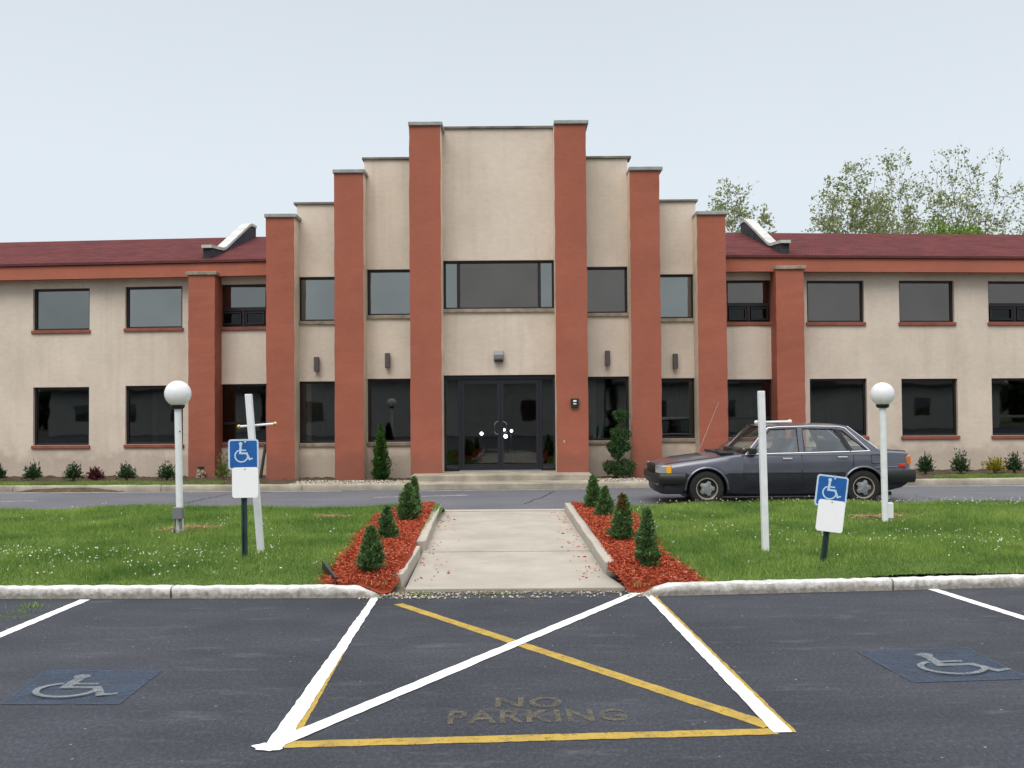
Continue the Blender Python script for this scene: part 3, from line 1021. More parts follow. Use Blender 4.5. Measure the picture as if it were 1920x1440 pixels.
def make_window(o, w, gl, sill='red', layout='plain', proud=0.05):
    x0, x1, z0, z1 = o
    fw, y0, y1 = .055, w + .085, w + .15
    mb = MB()
    B = lambda a, b, c, d, yy0=y0, yy1=y1: mb.box(a, b, yy0, yy1, c, d, fn=Yw)
    B(x0, x1, z1 - fw, z1)
    B(x0, x1, z0, z0 + fw * .8)
    B(x0, x0 + fw, z0 + fw * .8, z1 - fw)
    B(x1 - fw, x1, z0 + fw * .8, z1 - fw)
    panes = [(x0 + fw, x1 - fw, z0 + fw * .8, z1 - fw, gl)]
    if layout == 'awning':                  # fixed light above two dark hopper vents
        zm = z0 + (z1 - z0) * .43
        B(x0 + fw, x1 - fw, zm - .05, zm + .04)
        xm = (x0 + x1) / 2
        B(xm - .035, xm + .035, z0 + fw * .8, zm - .05)
        panes = [(x0 + fw, x1 - fw, zm + .04, z1 - fw, gl)]
        for a, b in ((x0 + fw, xm - .035), (xm + .035, x1 - fw)):
            for (q0, q1, r0, r1) in ((a + .015, b - .015, zm - .11, zm - .065), (a + .015, b - .015, z0 + .06, z0 + .10), (a + .015, a + .06, z0 + .10, zm - .11), (b - .06, b - .015, z0 + .10, zm - .11)):
                B(q0, q1, r0, r1, y0 - .02, y1 - .015)
            panes.append((a + .06, b - .06, z0 + .10, zm - .11, M['glass_dark']))
    if layout == 'low_awning':
        zm = z0 + (z1 - z0) * .33
        B(x0 + fw, x1 - fw, zm - .03, zm + .03)
        panes = [(x0 + fw, x1 - fw, zm + .03, z1 - fw, gl), (x0 + fw, x1 - fw, z0 + fw * .8, zm - .03, gl)]
    if layout == 'triple':
        a, b = x0 + (x1 - x0) * .135, x0 + (x1 - x0) * .865
        for q in (a, b): B(q - .035, q + .035, z0 + fw * .8, z1 - fw)
        panes = [(x0 + fw, a - .035, z0 + fw * .8, z1 - fw, M['glass_pale']), (a + .035, b - .035, z0 + fw * .8, z1 - fw, M['glass_dim']),
                 (b + .035, x1 - fw, z0 + fw * .8, z1 - fw, M['glass_pale'])]
    fr = mb.build('window', M['frame'], bld, bevel=.004, segs=1)
    for (a, b, c, d, g) in panes:
        p = MB()
        yy = w + .12
        ya_, yb_ = Yw(a, yy), Yw(b, yy)
        if layout == 'awning' and abs(x0 + x1) < 15:      # panes turned squarer to the lot to cut the pilaster's red reflection
            dm = (yb_ - ya_) * .4
            ya_, yb_ = ya_ + dm, yb_ - dm
        p.add([(a, ya_, c), (b, yb_, c), (b, yb_, d), (a, ya_, d)], [(0, 1, 2, 3)])
        p.build('pane', g, fr, fixn=False)
    if sill:
        s = MB()
        s.box(x0 - .03, x1 + .03, w - proud, w + .10, z0 - .085, z0 - .002, fn=Yw)
        s.build('sill', M['sill_red'] if sill == 'red' else M['sill_stone'], fr, bevel=.012)
    return fr

WW = 23.10                                     # wing wall plane
wing_wins = [  # px box, glass, layout
    ((62, 168, 541, 619), 'glass_mid', 'plain'), ((235, 342, 537, 615), 'glass_pale', 'plain'), ((409, 500, 533, 613), 'glass_mid', 'awning'),
    ((62, 167, 726, 835), 'glass_low', 'plain'), ((235, 343, 723, 833), 'glass_low', 'plain'), ((410, 500, 720, 830), 'glass_low', 'low_awning'),
    ((-112, -6, 546, 624), 'glass_mid', 'awning'), ((-112, -6, 729, 838), 'glass_low', 'plain'),
    ((1362, 1447, 525, 604), 'glass_dim', 'awning'), ((1513, 1620, 526, 604), 'glass_dim', 'plain'), ((1686, 1789, 526, 604), 'glass_dim', 'plain'), ((1853, 1958, 527, 604), 'glass_dim', 'awning'),
    ((1364, 1449, 711, 820), 'glass_low', 'low_awning'), ((1519, 1626, 710, 818), 'glass_low', 'plain'), ((1691, 1796, 710, 817), 'glass_low', 'plain'), ((1860, 1964, 709, 816), 'glass_low', 'low_awning'),
    ((2028, 2132, 528, 604), 'glass_dim', 'plain'), ((2034, 2138, 708, 815), 'glass_low', 'plain')]
ops = []
for (b, g, lay) in wing_wins:
    o = opening(*b, WW)
    ops.append(o)
    make_window(o, WW, M[g], 'red', lay)
FASC_TOP_L = W(498, 490, 22.75)[1]
EAVE = 5.12
EX = 22.0
IN_L = W(505, 650, WW)[0]
IN_R = W(1360, 650, WW)[0]
wall_mb(-EX, IN_L, -.1, EAVE, WW, .28, ops).build('wall', M['cream'], bld, fixn=False)
wall_mb(IN_R, EX, -.1, EAVE, WW, .28, ops).build('wall', M['cream'], bld, fixn=False)

# fascia band and roof
FW = 22.74
zt, zb = 5.17, 4.85
for (a, b) in ((-EX - .3, W(508, 500, FW)[0]), (W(1352, 500, FW)[0], EX + .3)):
    mb = MB()
    for (p, q) in ([(a, -KX), (-KX, b)] if b < 0 else [(a, KX), (KX, b)]):
        vs = [(x, Yw(x, y), z) for x in (p, q) for (y, z) in ((FW, zb), (FW + .02, zt), (WW + .25, zt), (WW + .25, zb + .03), (WW - .002, zb + .03))]
        mb.add(vs, [(0, 5, 6, 1), (1, 6, 7, 2), (2, 7, 8, 3), (3, 8, 9, 4), (4, 9, 5, 0), (0, 1, 2, 3, 4), (9, 8, 7, 6, 5)])
    mb.build('fascia', M['terra'], bld)
RY, RZ, RB = 27.0, 6.50, 31.3
mb = MB()
for (a, b) in ((-EX - .35, -KX), (-KX, KX), (KX, EX + .35)):
    for (y0, z0, y1, z1) in ((FW - .03, zt + .01, RY, RZ), (RY, RZ, RB, zt + .01)):
        n = 10
        vs = []
        for t in (0, 1):
            vs += [(x, Yw(x, y0 + (y1 - y0) * t), z0 + (z1 - z0) * t + dz) for x in (a, b) for dz in (0, .06)]
        mb.add(vs, [(1, 3, 7, 5), (0, 4, 6, 2), (0, 2, 3, 1), (4, 5, 7, 6)], [0, 0, 1, 0])
M['drip'] = mottled('drip_edge', (0.10, 0.03, 0.028), 0.2, 5)
mb.build('roof', [M['shingle'], M['drip']], bld)

# raised fire walls across the roof
def fire_wall(px_near, px_far, side):
    # profile along depth: (w, z of top)
    xn = W(px_near, 470, 22.95)[0]
    prof = [(22.95, 5.56), (23.85, 5.65), (24.1, 5.72), (26.3, 6.71), (26.5, 6.77), (27.0, 6.80)]
    th = .20
    x0, x1 = (xn, xn + th) if side < 0 else (xn - th, xn)
    roofz = lambda y: zt + (RZ - zt) * (min(y, 2 * RY - y) - FW) / (RY - FW) - .05
    mb = MB()
    vs = []
    for x in (x0, x1):
        for (y, z) in prof: vs.append((x, Yw(x, y), z))
        for (y, z) in reversed(prof): vs.append((x, Yw(x, y), roofz(y)))
    n = len(prof) * 2
    fs = [tuple(range(n)), tuple(reversed(range(n, 2 * n)))] + [(i, (i + 1) % n, n + (i + 1) % n, n + i) for i in range(n)]
    mb.add(vs, fs)
    fwl = mb.build('fire_wall', M['charcoal'], bld)
    cp = MB()
    e = .025
    cps = [(y - (.06 if i == 0 else 0), z) for i, (y, z) in enumerate(prof)]
    vs = []
    for (y, z) in cps:
        for (x, dz) in ((x0 - e, .002), (x1 + e, .002), (x1 + e, .075), (x0 - e, .075)):
            vs.append((x, Yw(x, y), z + dz))
    fs = [(0, 1, 2, 3)] + [(4 * i + k, 4 * i + 4 + k, 4 * i + 4 + (k + 1) % 4, 4 * i + (k + 1) % 4) for i in range(len(cps) - 1) for k in range(4)]
    fs.append(tuple(4 * (len(cps) - 1) + k for k in (3, 2, 1, 0)))
    cp.add(vs, fs)
    cp.build('coping', M['cap_white'], fwl)
fire_wall(381, 465, -1)
fire_wall(1480, 1385, 1)

# stepped centre: walls between pilasters
def centre_wall(pxa, pxb, pytop, w, wins, cap_px=None, cap=True):
    cx = (pxa + pxb) / 2
    x0, x1 = W(pxa, 560, w)[0], W(pxb, 560, w)[0]
    zt_ = W(cx, pytop, w)[1]
    os_ = []
    for (b, kind) in wins: os_.append(opening(*b, w))
    wl = wall_mb(x0, x1, -.1, zt_, w, .30, os_, bend=False).build('wall', M['cream'], bld, fixn=False)
    c = MB()
    ca, cb = cap_px if cap_px else (pxa, pxb)
    c.box(W(ca, pytop, w)[0], W(cb, pytop, w)[0], w - .05, w + .36, zt_ + .002, zt_ + .06)
    c.build('coping', M['coping_dark'], wl, bevel=.012)
    return os_
W2, W1, W0 = 22.0, 22.45, 21.62
o = centre_wall(822, 1050, 242, W0, [((831, 1039.5, 488, 579), 'triple'), ((831, 1045, 703, 893), 'door')])
make_window(o[0], W0, M['glass_dim'], 'stone', 'triple')
door_op = o[1]
o = centre_wall(684, 790, 300, W2, [((688, 776, 505, 591), ''), ((689, 776, 710, 829), '')], (679, 790))
make_window(o[0], W2, M['glass_pale'], 'stone')
make_window(o[1], W2, M['glass_low'], 'stone')
o = centre_wall(1085, 1179, 298, W2, [((1093, 1177, 500, 587), ''), ((1096, 1180, 706, 826), '')], (1085, 1183))
make_window(o[0], W2, M['glass_dim'], 'stone')
make_window(o[1], W2, M['glass_low'], 'stone')
o = centre_wall(557, 645, 384, W1, [((559, 637, 519, 602), ''), ((560, 637, 715, 831), '')], (551, 645))
make_window(o[0], W1, M['glass_pale'], 'stone')
make_window(o[1], W1, M['glass_low'], 'stone')
o = centre_wall(1225, 1306, 379, W1, [((1230, 1302, 514, 597), ''), ((1233, 1305.5, 709, 822), '')], (1225, 1308))
make_window(o[0], W1, M['glass_pale'], 'stone')
make_window(o[1], W1, M['glass_low'], 'stone')

# pilasters
def pilaster(pxa, pxb, pytop, pyref, D, back, zbot, cap=(3, 3), sides='cream', capmat='coping', caph=.085, hole=None):
    x0, x1 = V(pxa, pyref, D).x, V(pxb, pyref, D).x
    cx = (pxa + pxb) / 2
    zt_ = V(cx, pytop, D).z
    rnd = random.Random(int(pxa))
    n = 30
    vs, fs, mi = [], [], []
    zs = [zbot + (zt_ - zbot) * i / n for i in range(n + 1)]
    for z in zs:                                     # hand-rendered arrises are never quite straight
        j = lambda: rnd.uniform(-.007, .007)
        vs += [(x0 + j(), D + j() * .5, z), (x1 + j(), D + j() * .5, z), (x1, back, z), (x0, back, z)]
    for i in range(n):
        for k in range(4):
            if k == 2: continue
            fs.append((4 * i + k, 4 * i + (k + 1) % 4, 4 * i + 4 + (k + 1) % 4, 4 * i + 4 + k))
            mi.append(0 if (k == 0 or sides == 'terra') else 1)
    fs += [(4 * n, 4 * n + 1, 4 * n + 2, 4 * n + 3)]
    mi += [0]
    mb = MB()
    mb.add(vs, fs, mi)
    p = mb.build('pilaster', [M['terra'], M['trim_cream']], bld, fixn=True, smooth=False)
    c = MB()
    ca, cb = V(pxa - cap[0], pytop, D).x, V(pxb + cap[1], pytop, D).x
    c.box(ca, cb, D - .05, back, zt_ + .002, zt_ + caph)
    c.build('coping', M[capmat], p, bevel=.012)
    return p
DT, DP2, DP1, DPW = 21.02, 21.55, 21.95, 22.66
pilaster(768.5, 827.5, 236, 560, DT, 21.66, .2, (3, 2))
pilaster(1041.5, 1101, 233, 560, DT, 21.66, .2, (3, 2))
pilaster(627, 682, 325, 600, DP2, 22.05, -.1, (3, 3))
pilaster(1183, 1239, 320, 600, DP2, 22.05, -.1, (4, 3))
pilaster(499, 552, 408, 640, DP1, 22.50, -.1, (3, 4))
pilaster(1309, 1363, 403, 640, DP1, 22.50, -.1, (4, 2))
pw = pilaster(353, 402.5, 516, 700, DPW, 23.3, -.1, (4, 4), 'terra', 'sill_stone')
pilaster(1457, 1509, 505, 680, DPW, 23.3, -.1, (4, 2), 'terra', 'sill_stone')
# broken-out patch low on one pilaster
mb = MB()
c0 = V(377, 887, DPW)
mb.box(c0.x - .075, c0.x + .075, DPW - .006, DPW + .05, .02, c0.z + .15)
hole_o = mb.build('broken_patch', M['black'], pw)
mb = MB()
rnd = random.Random(3)
for i in range(16):
    c = Vector((c0.x + rnd.uniform(-.08, .08), DPW - rnd.uniform(.01, .10), .06 + rnd.uniform(0, .17) * (1 if i < 8 else .2)))
    R_ = Matrix.Rotation(rnd.uniform(0, 3), 3, Vector((rnd.random(), rnd.random(), rnd.random())).normalized())
    s = rnd.uniform(.02, .045)
    mb.obox(c, R_ @ Vector((s * 1.3, 0, 0)), R_ @ Vector((0, s, 0)), R_ @ Vector((0, 0, s * .7)))
mb.build('rubble', M['sill_stone'], pw)

# inside of the building (dark rooms behind the tinted glass)
mb = MB()
mb.box(-EX, EX, 23.42, 31.2, .12, .19, fn=Yw)
mb.box(-1.6, 1.02, 21.95, 22.78, .12, .185)
mb.box(-4.3, 4.3, 22.781, 23.40, .12, .185)
mb.build('floor', M['inside'], bld)
mb = MB()
mb.box(-EX, EX, 23.42, 31.2, 2.75, 2.98, fn=Yw)
mb.box(-4.3, 4.3, 22.78, 23.40, 2.75, 2.98)
mb.build('ceiling', M['inside'], bld)
mb = MB()
for (a, b) in ((-EX, -KX), (-KX, KX), (KX, EX)):
    mb.box(a, b, 30.9, 31.2, -.1, 5.24, fn=Yw)
mb.box(-EX, -EX + .25, 23.38, 30.9, -.1, 5.1, fn=Yw)
mb.box(EX - .25, EX, 23.38, 30.9, -.1, 5.1, fn=Yw)
mb.build('rear_wall', M['inside'], bld)
for x in (-9.2, -7.0, -5.2, -2.3, 2.0, 5.1, 7.4, 9.8):
    mb = MB()
    mb.box(x, x + .12, 24.3, 30.8, .2, 2.74, fn=Yw)
    mb.build('partition', M['inside_pale'], bld)

# unseen cover behind the stepped parapets, added to keep skylight out of the rooms
mb = MB()
mb.box(-3.38, 2.63, 22.31, 22.80, 5.0, 5.12)
mb.box(-1.60, 1.02, 21.93, 22.309, 5.0, 5.12)
mb.build('light_leak_cover', M['coping_dark'], bld)

# entrance: bronze frame, two glazed leaves, sidelights
x0, x1, z0, z1 = door_op
z0 = max(z0, .236)
ent = MB()
ya, yb = W0 + .10, W0 + .20
Hh = z1 - z0
fx = lambda px: W(px, 800, W0 + .1)[0]
ml, mr = fx(862), fx(1014)
mid = fx(938.5)
E = lambda a, b, c, d, q=0: ent.box(a, b, ya - q, yb + q, c, d)
E(x0, x1, z1 - .10, z1)
E(x0, x0 + .05, z0, z1 - .10)
E(x1 - .05, x1, z0, z1 - .10)
E(ml - .035, ml + .035, z0, z1 - .10, .002)
E(mr - .035, mr + .035, z0, z1 - .10, .002)
E(x0 + .05, ml - .035, z0, z0 + .07)
E(mr + .035, x1 - .05, z0, z0 + .07)
entr = ent.build('entrance', M['frame_blue'], bld, bevel=.006, segs=1)
def pane_at(a, b, c, d, y, m, par):
    p = MB()
    p.add([(a, y, c), (b, y, c), (b, y, d), (a, y, d)], [(0, 1, 2, 3)])
    return p.build('pane', m, par, fixn=False)
pane_at(x0 + .05, ml - .035, z0 + .07, z1 - .10, W0 + .15, M['glass_low'], entr)
pane_at(mr + .035, x1 - .05, z0 + .07, z1 - .10, W0 + .15, M['glass_low'], entr)
for (a, b, sgn) in ((ml + .038, mid - .004, 1), (mid + .004, mr - .038, -1)):
    lf = MB()
    d0, d1 = W0 + .115, W0 + .165
    zl = z0 + .012
    zt_ = z1 - .106
    st = .065
    lf.box(a, a + st, d0, d1, zl, zt_)
    lf.box(b - st, b, d0, d1, zl, zt_)
    lf.box(a + st, b - st, d0 + .001, d1 - .001, zt_ - .09, zt_)
    lf.box(a + st, b - st, d0 + .001, d1 - .001, zl, zl + .13)
    lf.add([(a + st, W0 + .14, zl + .13), (b - st, W0 + .14, zl + .13), (b - st, W0 + .14, zt_ - .09), (a + st, W0 + .14, zt_ - .09)], [(0, 1, 2, 3)], 1)
    lf.build('door_leaf', [M['frame_blue'], M['glass_door']], entr, fixn=False)
    hd = MB()
    hx = (b - .045) if sgn > 0 else (a + .045)
    ho = hx - sgn * .085
    zc = 1.20
    hd.tube([(hx, d0, zc + .14), (hx - sgn * .02, d0 - .05, zc + .145), (ho + sgn * .015, d0 - .06, zc + .12), (ho, d0 - .06, zc + .07), (ho, d0 - .06, zc - .07),
             (ho + sgn * .015, d0 - .06, zc - .12), (hx - sgn * .02, d0 - .05, zc - .145), (hx, d0, zc - .14)], .011, 8)
    hd.build('door_handle', M['grey_box'], entr, smooth=True)
th = MB()
th.box(ml, mr, W0 + .02, W0 + .098, .237, .255)
th.build('threshold', M['bolt'], entr)

# lit lamps that show inside the lobby
def lamp_mat():
    m = Mat('lit_bulb')
    m.b.inputs['Emission Color'].default_value = (0.9, 0.88, 1.0, 1)
    m.b.inputs['Emission Strength'].default_value = 9
    m.color((.8, .8, .8, 1))
    return m.m
M['lit'] = lamp_mat()
lob = [(903, 813, .042), (945, 806, .034), (959, 808, .036), (948, 818, .050)]
ll = ['lit globe lamp glowing behind the left door leaf', 'small lit lamp behind the right door leaf beside the handle',
      'small lit lamp furthest right behind the right door leaf', 'larger lit lamp lowest behind the right door leaf']
for (px, py, r_), lab in zip(lob, ll):
    c = V(px, py, 23.9)
    e = empty('lobby_lamp', (c.x, c.y, .19), lab, 'lamp', 'lamps in the lobby')
    mb = MB()
    prof = [(r_ * math.sin(t), r_ * -math.cos(t)) for t in [math.pi * k / 10 for k in range(11)]]
    mb.lathe([(max(p, .0005), h) for p, h in prof], c, n=14)
    mb.build('bulb', M['lit'], e, smooth=True)
    mb = MB()
    mb.lathe([(.10, .19), (.10, .22), (.02, .26), (.018, c.z - r_)], (c.x, c.y, 0), n=12)
    mb.build('stand', M['black'], e, smooth=True)

# entrance steps
st = empty('entrance_steps', (-.2, 20, 0), 'two broad concrete steps below the entrance doors', 'steps')
xa, xb = V(771, 895, 20.4).x, V(1110, 895, 20.4).x
rnd = random.Random(8)
mb = MB()
mb.box(xa, xb, 20.35, W0 + .10, .0, .235)
mb.build('upper_step', M['concrete_old'], st, bevel=.015)
mb = MB()
mb.box(V(776, 910, 19.6).x, V(1112, 910, 19.6).x, 19.60, 20.348, -.05, .115)
mb.build('lower_step', M['concrete_old'], st, bevel=.012)

# wall fixtures
slab = ['dark bronze wall sconce left of the entrance between the two outer left pilasters', 'dark bronze wall sconce beside the left tall pilaster',
        'dark bronze wall sconce beside the right tall pilaster', 'dark bronze wall sconce right of the entrance between the two outer right pilasters']
for (px, py, w, lab) in zip((594, 727, 1139, 1266), (683, 676, 671.5, 677), (W1, W2, W2, W1), slab):
    c = V(px, py, w - .07)
    e = empty('wall_sconce', (c.x, w, c.z), lab, 'wall lamp', 'sconces on the front wall')
    mb = MB()
    mb.box(c.x - .055, c.x + .055, w - .15, w - .03, c.z - .17, c.z + .17)
    mb.build('shade', M['sconce'], e, bevel=.01)
    mb = MB()
    mb.box(c.x - .045, c.x + .045, w - .03, w, c.z - .06, c.z + .06)
    mb.build('bracket', M['black'], e)
c = V(935, 667, W0 - .1)
e = empty('security_light', (c.x, W0, c.z), 'silver and grey floodlight fixed above the entrance doors', 'flood light')
mb = MB()
mb.add([(c.x + a, y, c.z + z) for a in (-.11, .11) for (y, z) in ((W0, -.10), (W0 - .10, -.115), (W0 - .15, -.09), (W0 - .17, .02), (W0 - .10, .115), (W0, .12))],
       [(0, 1, 2, 3, 4, 5), (11, 10, 9, 8, 7, 6)] + [(i, 6 + i, 6 + (i + 1) % 6, (i + 1) % 6) for i in range(6)])
mb.build('housing', M['housing'], e, bevel=.012)
mb = MB()
mb.box(c.x - .095, c.x + .095, W0 - .175, W0 - .12, c.z - .075, c.z + .025)
mb.build('lens', M['grey_box'], e, bevel=.01)
mb = MB()
mb.box(c.x - .10, c.x + .10, W0 - .14, W0 - .01, c.z - .135, c.z - .118)
mb.build('base', M['black'], e)
c = V(1077.5, 755.5, DT)
e = empty('alarm_box', (c.x, DT, c.z), 'small black alarm box with white markings on the right tall pilaster', 'alarm box')
mb = MB()
mb.box(c.x - .085, c.x + .085, DT - .07, DT + .01, c.z - .10, c.z + .10)
mb.build('housing', M['black'], e, bevel=.01)
mb = MB()
mb.box(c.x - .035, c.x + .035, DT - .075, DT - .069, c.z + .025, c.z + .06)
mb.box(c.x - .032, c.x + .032, DT - .075, DT - .069, c.z - .028, c.z - .008)
mb.build('label_plate', M['sign_white'], e)
c = V(1058, 828, DT)
mb = MB()
mb.box(c.x - .014, c.x + .014, DT - .012, DT + .012, c.z - .03, c.z + .03)
tag(mb.build('wall_chip', M['cap_white'], bevel=.006), 'small white mark low on the right tall pilaster', 'wall mark')
# leaning dark pipe beside the pilaster
a, b = V(498, 834, 22.3), V(489, 893, 22.15)
mb = MB()
mb.tube([a, b + (b - a) * .08], .035, 10)
tag(mb.build('drain_pipe', M['black'], smooth=True), 'thin dark pipe leaning against the wall beside a left pilaster', 'pipe')

# ------------------------------------------------------------------ GLOBE LAMPS
def globe_lamp(px, pybase, pyglobe, rg, lab, box):
    b = G(px, pybase, .12)
    D = b.y
    top = V(px, pyglobe, D)
    base = b
    e = empty('globe_lamp', (base.x, base.y, .08), lab, 'lamp post', 'white globe lamps on the lawn')
    tx = V(px_top, pyglobe, D).x if False else None
    return e, base, D
def lamp(base_px, globe_px, rg, lab, boxside):
    base = G(base_px[0], base_px[1], .12)
    D = base.y
    g = V(globe_px[0], globe_px[1], D)
    e = empty('globe_lamp', (base.x, D, .10), lab, 'lamp post', 'white globe lamps on the lawn')
    top = Vector((g.x, D, g.z - rg))
    bot = Vector((base.x, D, .02))
    ax = (top - bot).normalized()
    h = .043
    mb = MB()
    c = (top + bot) / 2
    mb.tube([bot, top], .0415, 24)
    mb.build('post', M['white_paint'], e, smooth=True)
    mb = MB()
    mb.lathe([(.045, -.03), (.075, -.02), (.085, .012), (.07, .03), (.0, .03)], top, n=20)
    mb.build('collar', M['black'], e, smooth=True)
    mb = MB()
    prof = [(max(rg * math.sin(t), .0005), -rg * math.cos(t)) for t in [math.pi * k / 24 for k in range(25)]]
    mb.lathe(prof, g, n=36)
    mb.build('globe', M['globe'], e, smooth=True)
    return e, D, bot, ax
e, D, bot, ax = lamp((338, 1006), (333.5, 738), .158, 'white post with a round globe lamp left of the walkway, grey box near its foot', -1)
c = V(335, 962, D - .08)
mb = MB()
mb.box(c.x - .065, c.x + .055, D - .12, D - .045, c.z - .07, c.z + .07)
mb.build('junction_box', M['grey_box'], e, bevel=.006)
mb = MB()
mb.tube([(c.x + .02, D - .07, c.z - .07), (c.x + .03, D - .07, .05)], .02, 8)
mb.tube([(c.x - .04, D - .06, c.z - .07), (c.x - .06, D - .06, c.z - .2), (c.x - .045, D - .06, .05)], .008, 6)
mb.build('conduit', M['grey_box'], e, smooth=True)
mb = MB()
q = V(337, 809, D - .05)
mb.box(q.x - .008, q.x + .008, D - .046, D - .04, q.z - .008, q.z + .008)
mb.build('screw', M['black'], e)
e, D, bot, ax = lamp((1660, 981), (1654.5, 739), .152, 'white post with a round globe lamp right of the walkway, standing before the car', 1)
c = V(1669, 957, D)
mb = MB()
mb.box(c.x - .035, c.x + .035, D - .03, D + .04, c.z - .10, c.z + .10)
mb.build('junction_box', M['white_paint'], e, bevel=.006)
mb = MB()
mb.tube([(c.x + .01, D + .0, c.z - .1), (c.x - .01, D + .01, .05)], .014, 8)
mb.build('conduit', M['white_paint'], e, smooth=True)

# ------------------------------------------------------------------ WHITE SIGN POSTS WITH CROSS ARM
def arm_post(base_px, top_px, arm, tops, lab):
    b = G(base_px[0], base_px[1], .12)
    D = b.y
    t = V(top_px[0], top_px[1], D)
    e = empty('sign_post', (b.x, D, .1), lab, 'post', 'white posts with a cross rod')
    b0 = b + (b - t).normalized() * .1
    mb = MB()
    h = .033
    mb.obox((b0 + t) / 2, Vector((h, 0, 0)), Vector((0, h, 0)), (t - b0) / 2)
    mb.build('post', M['white_paint'], e, bevel=.005)
    a0, a1 = V(arm[0], arm[1], D + .075), V(arm[2], arm[3], D + .075)
    mb = MB()
    mb.tube([a0, a1], .013, 10)
    rod = mb.build('cross_rod', M['white_paint'], e, smooth=True)
    for p in (a0, a1):
        mb = MB()
        r_ = .022
        mb.lathe([(max(r_ * math.sin(t_), .0005), -r_ * math.cos(t_)) for t_ in [math.pi * k / 8 for k in range(9)]], p, n=12)
        mb.build('finial', M['brass'] if tops else M['white_paint'], rod, smooth=True)
    return e
arm_post((490, 1043), (466, 739), (448, 800, 516, 794.5), True, 'leaning white post with a brass tipped cross rod behind the left disabled sign')
arm_post((1435.5, 1040), (1427, 733), (1418, 792, 1481, 790.5), False, 'nearly upright white post with a plain white cross rod in front of the car')

# ------------------------------------------------------------------ DISABLED PARKING SIGNS
def plate_mb(w, h, r, th, y, mi=0):
    pts = []
    for (cx, cz, a0) in ((w / 2 - r, h / 2 - r, 0), (-w / 2 + r, h / 2 - r, 90), (-w / 2 + r, -h / 2 + r, 180), (w / 2 - r, -h / 2 + r, 270)):
        for k in range(7):
            t = math.radians(a0 + k * 15)
            pts.append((cx + r * math.cos(t), cz + r * math.sin(t)))
    return pts
def slab_mb(pts, y0, y1, cx=0, cz=0):
    n = len(pts)
    mb = MB()
    mb.add([(p[0] + cx, y0, p[1] + cz) for p in pts] + [(p[0] + cx, y1, p[1] + cz) for p in pts],
           [tuple(range(n)), tuple(reversed(range(n, 2 * n)))] + [(i, (i + 1) % n, n + (i + 1) % n, n + i) for i in range(n)])
    return mb
def disabled_sign(base_px, tilt, zc_px, plate_off, lab, size=.305):
    b = G(base_px[0], base_px[1], .12)
    D = b.y
    e = bpy.data.objects.new('disabled_sign', None)
    COL.objects.link(e)
    e.location = (b.x, D, .08)
    e.empty_display_size = .2
    tag(e, lab, 'sign', 'disabled parking signs on the lawn')
    e.rotation_euler = (0, math.radians(tilt), 0)
    # everything below is in the sign's own upright axes
    c = V(zc_px[0], zc_px[1], D - .03)
    up = (c - Vector((b.x, D - .03, .08)))
    zc = up.length
    def put(o):
        o.matrix_parent_inverse = Matrix.Identity(4)
        return o
    def bl(mb, name, m, par=e, **k): return put(mb.build(name, m, None, **k)) if False else _bl(mb, name, m, par, **k)
    def _bl(mb, name, m, par, **k):
        o = mb.build(name, m, None, **k)
        o.parent = par
        return o
    po = MB()
    po.box(-.016, .016, .0, .006, -.1, zc + .165)
    po.box(-.021, -.016, -.018, .006, -.1, zc + .165)
    po.box(.016, .021, -.018, .006, -.1, zc + .165)
    po.box(-.030, -.021, -.018, -.013, -.1, zc + .165)
    po.box(.021, .030, -.018, -.013, -.1, zc + .165)
    _bl(po, 'post', M['post_green'], e)
    r = .030
    s = size
    border = plate_mb(s, s, r, 0, 0)
    pn = _bl(slab_mb(border, -.0235, -.0205, 0, zc), 'sign_panel', M['sign_pale'], e)
    field = plate_mb(s - .032, s - .032, r * .6, 0, 0)
    _bl(slab_mb(field, -.0250, -.0238, 0, zc), 'blue_field', M['sign_blue'], pn)
    ic = MB()
    for k, p in enumerate(icon_polys()):
        q = [((u - .5) * s * .98, (v - .42) * s * .93) for (u, v) in p]
        n = len(q)
        y = -.0262 - .0001 * k
        ic.add([(a, y, zc + c_) for a, c_ in q], [tuple(range(n))])
    _bl(ic, 'wheelchair_symbol', M['sign_pale'], pn, fixn=False)
    pz = zc - s / 2 - plate_off
    pl = plate_mb(.262, .305, .028, 0, 0)
    wp = _bl(slab_mb(pl, -.0300, -.0275, .015, pz), 'blank_plate', M['sign_white'], e)
    bo = MB()
    bo.lathe([(.011, .0), (.011, -.004), (.006, -.007), (.0005, -.008)], (0.02, -.0255, zc + s / 2 - .032), 'y', 10)
    _bl(bo, 'bolt', M['bolt'], pn, smooth=True)
    bo = MB()
    bo.lathe([(.007, .0), (.007, -.004), (.0005, -.006)], (0.015, -.0301, pz + .135), 'y', 10)
    _bl(bo, 'bolt', M['bolt'], wp, smooth=True)
disabled_sign((460, 1054), -.6, (456.5, 852), .130, 'upright blue disabled parking sign over a blank white plate, left of the walkway')
disabled_sign((1541, 1057), 7.5, (1557, 921), .085, 'tilted blue disabled parking sign over a blank white plate, right of the walkway')

